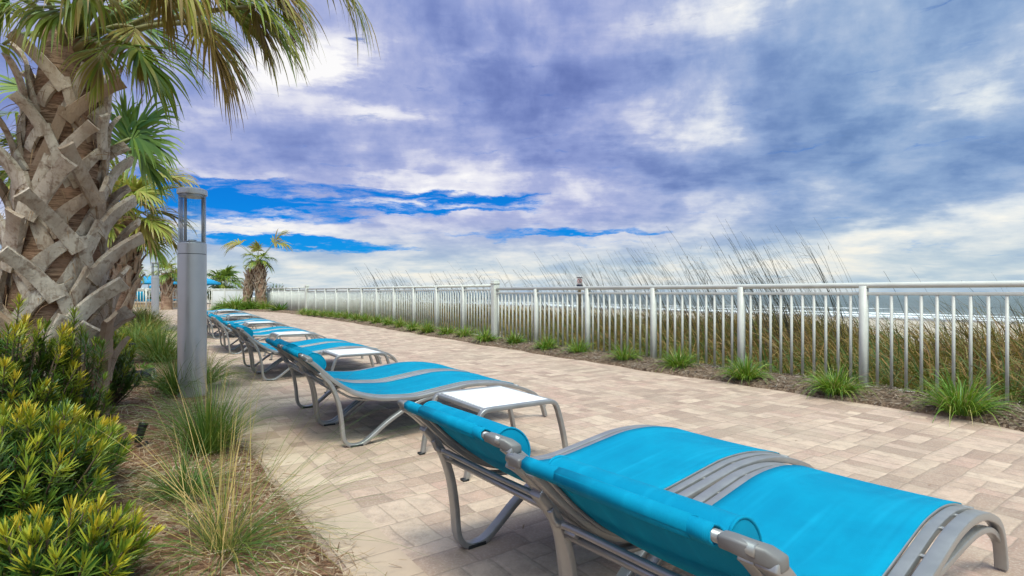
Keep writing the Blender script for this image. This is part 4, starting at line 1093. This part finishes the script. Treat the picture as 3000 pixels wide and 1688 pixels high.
# ------------------------------------------------------------------ smaller fittings in the bed
def well_light(label, x, y, rz, s=1.0, tilt=0.0):
    t = thing('spotlight', label, 'landscape spotlight', (x, y, bedz(x, y)-.02), rz)
    c = MB(); a = R(tilt)
    d = np.array([math.cos(a), 0, math.sin(a)]); p0 = np.array([-.11*s, 0, .085*s]) - d*.0
    c.tube([p0, p0+d*.03*s, p0+d*.031*s, p0+d*.2*s, p0+d*.215*s, p0+d*.24*s], [.032*s, .040*s, .045*s, .047*s, .052*s, .052*s], 20)
    bevel(c.build('housing', M['black'], t, True), .002)
    q = p0+d*.241*s; MB().tube([q, q+d*.002], .044*s, 20).build('lens', M['glass'], t, True)
    k = MB().box((0, 0, .03*s), (.03*s, .018*s, .09*s)).box((0, 0, -.03), (.016, .016, .08)); k.build('bracket', M['black'], t)
    return t
x, y = gp(400, 1150); well_light('black cylinder spotlight lying low on the straw left of the tall bollard', x, y, R(8), 1.25, 6)
x, y = gp(428, 1330); well_light('small black spotlight half hidden between the golden shrub and the green grass', x, y, R(70), .5, 70)
x, y = gp(390, 1078); well_light('small dark spotlight upright behind the black cylinder spotlight', x, y, R(100), .9, 75)

# ------------------------------------------------------------------ dune sign on a wooden post
p = at(1698, 857, 15.0)
dd, aa = dn_al(p.x, 15.0); zb = float(dune_z(np.array([dd]), np.array([aa]))[0])
sg = thing('dune_sign', 'small square warning sign on a brown wooden post behind the white railing', 'sign', (p.x, 15.0, zb), R(-4))
top = EYE - (812-HY)/F*15 - zb
mb = MB().box((0, .05, (top-.22)/2), (.085, .085, top-.22)); bevel(mb.build('post', M['wood_post'], sg), .004)
W2, H2 = .165, .26
def flat(name, col): return plain(name, col, .5, 0, .05, 10)
bevel(MB().box((0, 0, top-H2/2), (W2, .006, H2)).build('board', flat('sign_white', (.60, .56, .54)), sg), .002)
MB().box((0, -.005, top-.014), (W2-.004, .003, .026)).box((0, -.005, top-H2+.028), (W2-.004, .003, .05)).build('band', flat('sign_dark', (.02, .02, .05)), sg)
def ring(r0, r1, zc, n=28):
    a = np.arange(n)/n*2*math.pi
    rr = [[(0+r*math.cos(b), yy, zc+r*math.sin(b)) for b in a] for r, yy in ((r0, -.0045), (r0, -.0075), (r1, -.0075), (r1, -.0045), (r0, -.0045))]
    return rr
zc = top-.105
mb = MB().loft(ring(.046, .060, zc), cap=False)
sl = np.array([[-.036, .036], [.036, -.036]])
mb.loft([[(-.040, -.0045, zc+.030), (-.030, -.0045, zc+.040), (-.030, -.0082, zc+.040), (-.040, -.0082, zc+.030)], [(.030, -.0045, zc-.040), (.040, -.0045, zc-.030), (.040, -.0082, zc-.030), (.030, -.0082, zc-.040)]])
mb.build('prohibition_ring', flat('sign_red', (.38, .03, .03)), sg)
fg = MB().tube([(-.004, -.0055, zc-.034), (0, -.0055, zc-.005), (.004, -.0055, zc+.014)], [.005, .009, .008], 8).tube([(0, -.0055, zc-.006), (.016, -.0055, zc-.034)], [.006, .004], 8).tube([(.004, -.0055, zc+.022), (.005, -.0055, zc+.033)], [.006, .005], 8)
fg.build('walking_figure', flat('sign_black', (.02, .02, .02)), sg)
mb = MB()
for k, w in enumerate((.11, .085)): mb.box((0, -.006, top-.186-.014*k), (w, .002, .006))
mb.build('marking_line', flat('sign_grey', (.12, .08, .10)), sg)

# ------------------------------------------------------------------ far left: pool terrace
p0 = at(300, 905, 29.0); p1 = at(533, 905, 29.0)
wl = thing('low_wall', 'low tan stone wall with pale cap in front of the pool area', 'wall', ((p0.x+p1.x)/2-1.2, 29.2, .1))
Lw = p1.x-p0.x+2.6
bevel(MB().box((0, 0, .15), (Lw, .4, .36)).build('wall_body', M['stonewall'], wl), .01)
bevel(MB().box((0, 0, .365), (Lw+.08, .5, .07)).build('cap_stone', M['capstone'], wl), .01)
def umbrella(label, px, Y, wpx, zt, zr):
    x = (px-CX)/F*Y; r = wpx/F*Y
    u = thing('umbrella', label, 'umbrella', (x, Y, gz(Y)))
    g = gz(Y); n = 8; rings = []
    for k, (f, z) in enumerate(((.02, zt), (.35, zt-(zt-zr)*.30), (.7, zt-(zt-zr)*.64), (1.0, zr))):
        ring_ = []
        for j in range(n*4):
            a = j/(n*4)*2*math.pi; m_ = 1-.05*f*abs(math.sin(a*n/2)); ring_.append((r*f*m_*math.cos(a), r*f*m_*math.sin(a), z-g-.03*f*abs(math.sin(a*n/2))))
        rings.append(ring_)
    c = MB().loft(rings, cap=False, closed=True).build('canopy', M['umbrella'], u, False)
    s = c.modifiers.new('solid', 'SOLIDIFY'); s.thickness = .01
    mb = MB()
    for j in range(n):
        a = j/n*2*math.pi; mb.loft([[(r*f*math.cos(a+e), r*f*math.sin(a+e), z-g+dz) for e, dz in ((-.01, -.012), (.01, -.012), (.01, -.17), (-.01, -.17))] for f, z in ((.985, zr), (.99, zr))]) if False else None
    vl = []
    ar = [(r*(1-.05*abs(math.sin(j/(n*4)*2*math.pi*n/2)))*math.cos(j/(n*4)*2*math.pi), r*(1-.05*abs(math.sin(j/(n*4)*2*math.pi*n/2)))*math.sin(j/(n*4)*2*math.pi)) for j in range(n*4)]
    v = MB().loft([[(x_*1.002, y_*1.002, zr-g-.01) for x_, y_ in ar], [(x_*1.002, y_*1.002, zr-g-.17) for x_, y_ in ar]], cap=False).build('valance', M['umbrella'], u)
    s = v.modifiers.new('solid', 'SOLIDIFY'); s.thickness = .008
    MB().tube([(0, 0, 0), (0, 0, zt-g+.05)], .028, 10).build('pole', M['fence'], u, True)
    MB().lathe([(.26, 0), (.26, .06), (.06, .1), (.05, .25), (0, .25)], 20).build('base', M['steel_dark'], u, True)
    return u
UG = 'blue pool umbrellas'
for (lb, px, Y, w, zt, zr) in (('widest blue umbrella over the pool deck, left of the small bollard light', 436, 40, 62, 2.25, 1.78), ('blue umbrella peeking out on the right side of the tall bollard', 566, 41, 74, 2.35, 1.75), ('small blue umbrella tip between the leaning red palm trunk and the thin palm', 484, 48, 36, 1.72, 1.42), ('sliver of blue umbrella at the edge of the rough palm trunk', 372, 50, 26, 1.75, 1.35), ('blue umbrella half hidden behind the small bollard light', 462, 52, 22, 1.95, 1.55)):
    umbrella(lb, px, Y, w, zt, zr)['group'] = UG
def pool_chair(label, px, Y, rz):
    x = (px-CX)/F*Y
    c = thing('pool_chair', label, 'chair', (x, Y, gz(Y)), rz)
    def sl(name, pts, th):
        mb = MB().loft([[(-.33, a, z), (.33, a, z), (.33, a+th*.4, z-th), (-.33, a+th*.4, z-th)] for a, z in pts]); return bevel(mb.build(name, M['fabric'], c), .02)
    sl('seat', [(-.32, .43), (0, .42), (.30, .38)], .10); sl('backrest', [(.28, .42), (.40, .66), (.48, .92)], .08)
    fm = MB()
    for sx in (-.35, .35):
        fm.tube([(sx, -.34, 0), (sx, -.30, .40), (sx, .28, .36), (sx, .50, .94)], .018, 8); fm.tube([(sx, .40, 0), (sx, .28, .36)], .018, 8); fm.tube([(sx, -.30, .62), (sx, .36, .60)], .018, 8); fm.tube([(sx, -.30, .4), (sx, -.30, .62)], .016, 8)
    fm.build('frame', M['frame'], c, True); return c
pool_chair('blue cushioned pool chair under the widest blue umbrella', 432, 33.5, R(160))['group'] = 'blue chairs behind the low wall'
pool_chair('blue pool chair behind the low wall at the edge of the rough palm trunk', 382, 34, R(200))['group'] = 'blue chairs behind the low wall'
pool_chair('blue pool chair turned away, left of the thin dark palm', 497, 36, R(175))['group'] = 'blue chairs behind the low wall'

# ------------------------------------------------------------------ sky, sun, camera
SUN_AZ, SUN_EL = R(168), R(62)          # high, behind the camera
sdir = Vector((math.sin(SUN_AZ)*math.cos(SUN_EL), math.cos(SUN_AZ)*math.cos(SUN_EL), math.sin(SUN_EL)))
w = bpy.data.worlds.new('World'); scene.world = w; w.use_nodes = True
t = NT(w.node_tree)
d = t.vmath('NORMALIZE', t.n('ShaderNodeTexCoord').outputs['Generated'])
x, y, z = t.xyz(d)
zc_ = t.math('MAXIMUM', z, 0.0)
den = t.math('ADD', zc_, .15)
P = t.comb(t.math('DIVIDE', x, den), t.math('DIVIDE', y, den), 0.0)
# layers of cloud on one high sheet (perspective comes from the projection)
wv = t.noise(P, .55, 3, .5, out='Color')
Pw = t.vmath('ADD', P, t.vmath('MULTIPLY', t.vmath('SUBTRACT', wv, (.5, .5, .5)), (.7, .6, 0)))
A = t.noise(Pw, .70, 6, .52); B = t.noise(t.vmath('ADD', Pw, (7.3, 2.1, 0)), 2.0, 7, .58)
Cn = t.noise(t.vmath('MULTIPLY', Pw, (1.0, 1.6, 1)), 6.0, 6, .62)
az = t.math('ARCTAN2', x, y); el = t.math('ARCSINE', z)
# ragged edges for the placed clouds and gaps
rag = t.noise(t.comb(t.math('MULTIPLY', az, 9.0), t.math('MULTIPLY', el, 34.0), 0.0), 1.0, 6, .62, out='Color')
rs = t.vmath('SUBTRACT', rag, (.5, .5, .5)); rx, ry, rz_ = t.xyz(rs)
az2 = t.math('ADD', az, t.math('MULTIPLY', rx, .24)); el2 = t.math('ADD', el, t.math('MULTIPLY', ry, .052))
def blob(px, py, sx, sy, rot=0.0, raw=False):
    a0 = math.atan2(px-CX, F); e0 = math.atan2(HY-py, math.hypot(px-CX, F))
    da = t.math('SUBTRACT', az if raw else az2, a0); de = t.math('SUBTRACT', el if raw else el2, e0)
    if rot:
        c, s = math.cos(R(rot)), math.sin(R(rot))
        da, de = t.math('ADD', t.math('MULTIPLY', da, c), t.math('MULTIPLY', de, s)), t.math('SUBTRACT', t.math('MULTIPLY', de, c), t.math('MULTIPLY', da, s))
    da = t.math('DIVIDE', da, sx/F); de = t.math('DIVIDE', de, sy/F)
    r2 = t.math('ADD', t.math('MULTIPLY', da, da), t.math('MULTIPLY', de, de))
    return t.math('EXPONENT', t.math('MULTIPLY', r2, -.7))
def total(lst, sign=1.0):
    acc = None
    for *b_, k in lst:
        v = t.math('MULTIPLY', blob(*b_), k*sign); acc = v if acc is None else t.math('ADD', acc, v)
    return acc
whites = total([(850, 200, 130, 48, 18, .95), (1100, 330, 170, 20, 0, .42), (1365, 165, 55, 22, 0, .25), (1900, 90, 330, 95, 0, .36), (2060, 60, 110, 40, 0, .25), (1990, 400, 150, 40, 0, .55), (2030, 340, 200, 90, 0, .18), (2900, 150, 110, 50, 15, .30), (2890, 300, 80, 30, 0, .32), (2500, 340, 180, 25, 12, .22),
                (1300, 480, 320, 60, -14, .36), (1820, 545, 120, 30, 0, .40), (1200, 525, 190, 16, 0, .34), (700, 520, 170, 18, 0, .30), (1150, 600, 190, 13, 0, .55), (1250, 560, 160, 10, 0, .5), (720, 660, 260, 26, 0, .45), (2350, 560, 380, 26, 12, .20), (2900, 610, 240, 40, 12, .42), (2300, 800, 700, 20, 0, .18), (1200, 790, 600, 45, 0, .22), (2700, 740, 400, 30, 0, .22), (620, 360, 160, 60, 0, .16)])
darks = total([(1480, 110, 260, 90, 0, .22), (1500, 330, 330, 60, 10, .26), (2260, 170, 170, 80, 0, .22), (2300, 420, 240, 70, 0, .26), (1700, 450, 240, 40, 0, .20), (2900, 30, 200, 60, 0, .2), (1850, 190, 180, 40, 0, .22), (2750, 500, 240, 40, 10, .16), (1100, 240, 200, 40, 0, .12), (2050, 520, 250, 26, 0, .22), (640, 440, 200, 40, 0, .12), (2500, 640, 300, 26, 8, .26), (1750, 420, 330, 60, 0, .18), (2800, 440, 240, 40, 8, .18), (1550, 250, 300, 60, 0, .16)])
tone = t.math('ADD', t.math('ADD', t.math('MULTIPLY', t.math('SUBTRACT', A, .5), .60), t.math('MULTIPLY', t.math('SUBTRACT', B, .5), .55)), t.math('MULTIPLY', t.math('SUBTRACT', Cn, .5), .30))
pv = t.comb(t.math('MULTIPLY', az, 6.0), t.math('MULTIPLY', t.math('LOGARITHM', t.math('ADD', t.math('MAXIMUM', el, 0.0), .07), 2.718), 2.6), 3.7)
puff = t.noise(pv, 1.0, 7, .56, .25); puff2 = t.noise(t.vmath('ADD', pv, (4.1, 9.7, 2)), 2.6, 6, .55)
tone = t.math('ADD', tone, t.math('ADD', t.math('MULTIPLY', t.math('SUBTRACT', t.rng(puff, .32, .68), .5), .36), t.math('MULTIPLY', t.math('SUBTRACT', t.rng(puff2, .34, .66), .5), .20)))
tone = t.math('ADD', t.math('ADD', tone, .36), t.math('SUBTRACT', whites, darks))
lowt = t.rng(el, .02, .20)
tone = t.math('ADD', tone, t.math('MULTIPLY', t.math('SUBTRACT', 1.0, lowt), .13))
tn = t.math('MULTIPLY_ADD', tone, .72, .20)
cloud = t.ramp(tn, [(.0, (.12, .175, .44)), (.2, (.19, .255, .555)), (.373, (.285, .355, .665)), (.546, (.43, .48, .75)), (.733, (.75, .76, .885)), (.95, (1.0, .99, 1.0))])
# towards the right the deck is a colder blue grey, and cream low over the sea
right = t.rng(az, .08, .62)
cold = t.ramp(tn, [(.0, (.11, .21, .43)), (.2, (.18, .30, .55)), (.373, (.28, .415, .655)), (.546, (.42, .535, .73)), (.733, (.72, .79, .86)), (.95, (1.0, 1.0, .95))])
cloud = t.mix(right, cloud, cold)
lowband = t.math('SUBTRACT', 1.0, t.rng(el, .03, .15))
lowc = t.ramp(tone, [(.15, (.36, .50, .66)), (.5, (.54, .66, .73)), (.8, (.76, .81, .80)), (1.0, (.94, .91, .80))])
cloud = t.mix(t.math('MULTIPLY', lowband, .9), cloud, lowc)
# clear gaps
gaps = total([(640, 598, 300, 30, 0, 1.15), (540, 565, 140, 26, 0, .7), (1000, 560, 330, 13, 0, .62), (1400, 590, 190, 20, 0, .95), (1180, 615, 160, 9, 0, .55), (930, 712, 230, 15, -3, 1.15), (760, 712, 120, 14, 0, .6), (1640, 685, 200, 15, 2, .6), (1030, 125, 34, 16, 0, .5), (1780, 680, 200, 8, 0, .4)])
stk = t.noise(t.comb(t.math('MULTIPLY', az2, 5.0), t.math('MULTIPLY', el2, 62.0), 0.0), 1.0, 6, .58)
gap = t.rng(t.math('ADD', t.math('ADD', gaps, t.math('MULTIPLY', t.math('SUBTRACT', stk, .5), 2.3)), t.math('MULTIPLY', t.math('SUBTRACT', Cn, .5), .8)), .225, .90)
nis = t.n('ShaderNodeTexSky', sky_type='NISHITA', sun_disc=False, sun_elevation=SUN_EL, sun_rotation=SUN_AZ, altitude=0, air_density=1.0, dust_density=.6, ozone_density=1.5)
blue = t.mix(1.0, nis.outputs[0], (.0015, .050, .125, 1), 'MULTIPLY')
blue.node.clamp_result = False
skyc = t.mix(gap, cloud, blue)
# unseen glow round the sun, added behind the camera to light the terrace
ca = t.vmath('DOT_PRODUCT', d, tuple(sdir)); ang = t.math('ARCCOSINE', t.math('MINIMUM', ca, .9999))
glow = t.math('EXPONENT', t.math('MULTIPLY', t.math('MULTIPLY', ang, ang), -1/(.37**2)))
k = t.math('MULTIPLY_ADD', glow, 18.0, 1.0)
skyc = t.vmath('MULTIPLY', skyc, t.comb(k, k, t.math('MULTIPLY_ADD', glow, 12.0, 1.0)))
below = t.rng(z, -.08, -.005)
skyc = t.mix(below, (.25, .28, .30, 1), skyc); skyc.node.clamp_result = False
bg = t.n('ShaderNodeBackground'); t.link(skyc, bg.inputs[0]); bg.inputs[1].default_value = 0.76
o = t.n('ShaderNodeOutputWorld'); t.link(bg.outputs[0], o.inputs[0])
w.cycles.sampling_method = 'MANUAL'; w.cycles.sample_map_resolution = 512

L = bpy.data.lights.new('sun', 'SUN'); L.energy = 1.5; L.angle = R(13); L.color = (1, .91, .76)
lo = bpy.data.objects.new('sun', L); COL.objects.link(lo); lo.rotation_euler = (-sdir).to_track_quat('-Z', 'Y').to_euler()

cam = bpy.data.cameras.new('camera'); co = bpy.data.objects.new('camera', cam); COL.objects.link(co)
co.location = (0, 0, EYE); co.rotation_euler = (R(90), 0, 0)
cam.sensor_width = 36; cam.lens = 36*F/3000; cam.shift_y = 13/3000
cam.clip_start = .02; cam.clip_end = 60000
scene.camera = co
scene.view_settings.view_transform = 'Standard'; scene.view_settings.look = 'None'
scene.view_settings.exposure = 0.36; scene.view_settings.gamma = 1.0
scene.render.engine = 'CYCLES'
scene.cycles.max_bounces = 8; scene.cycles.transparent_max_bounces = 16
scene.cycles.use_denoising = True
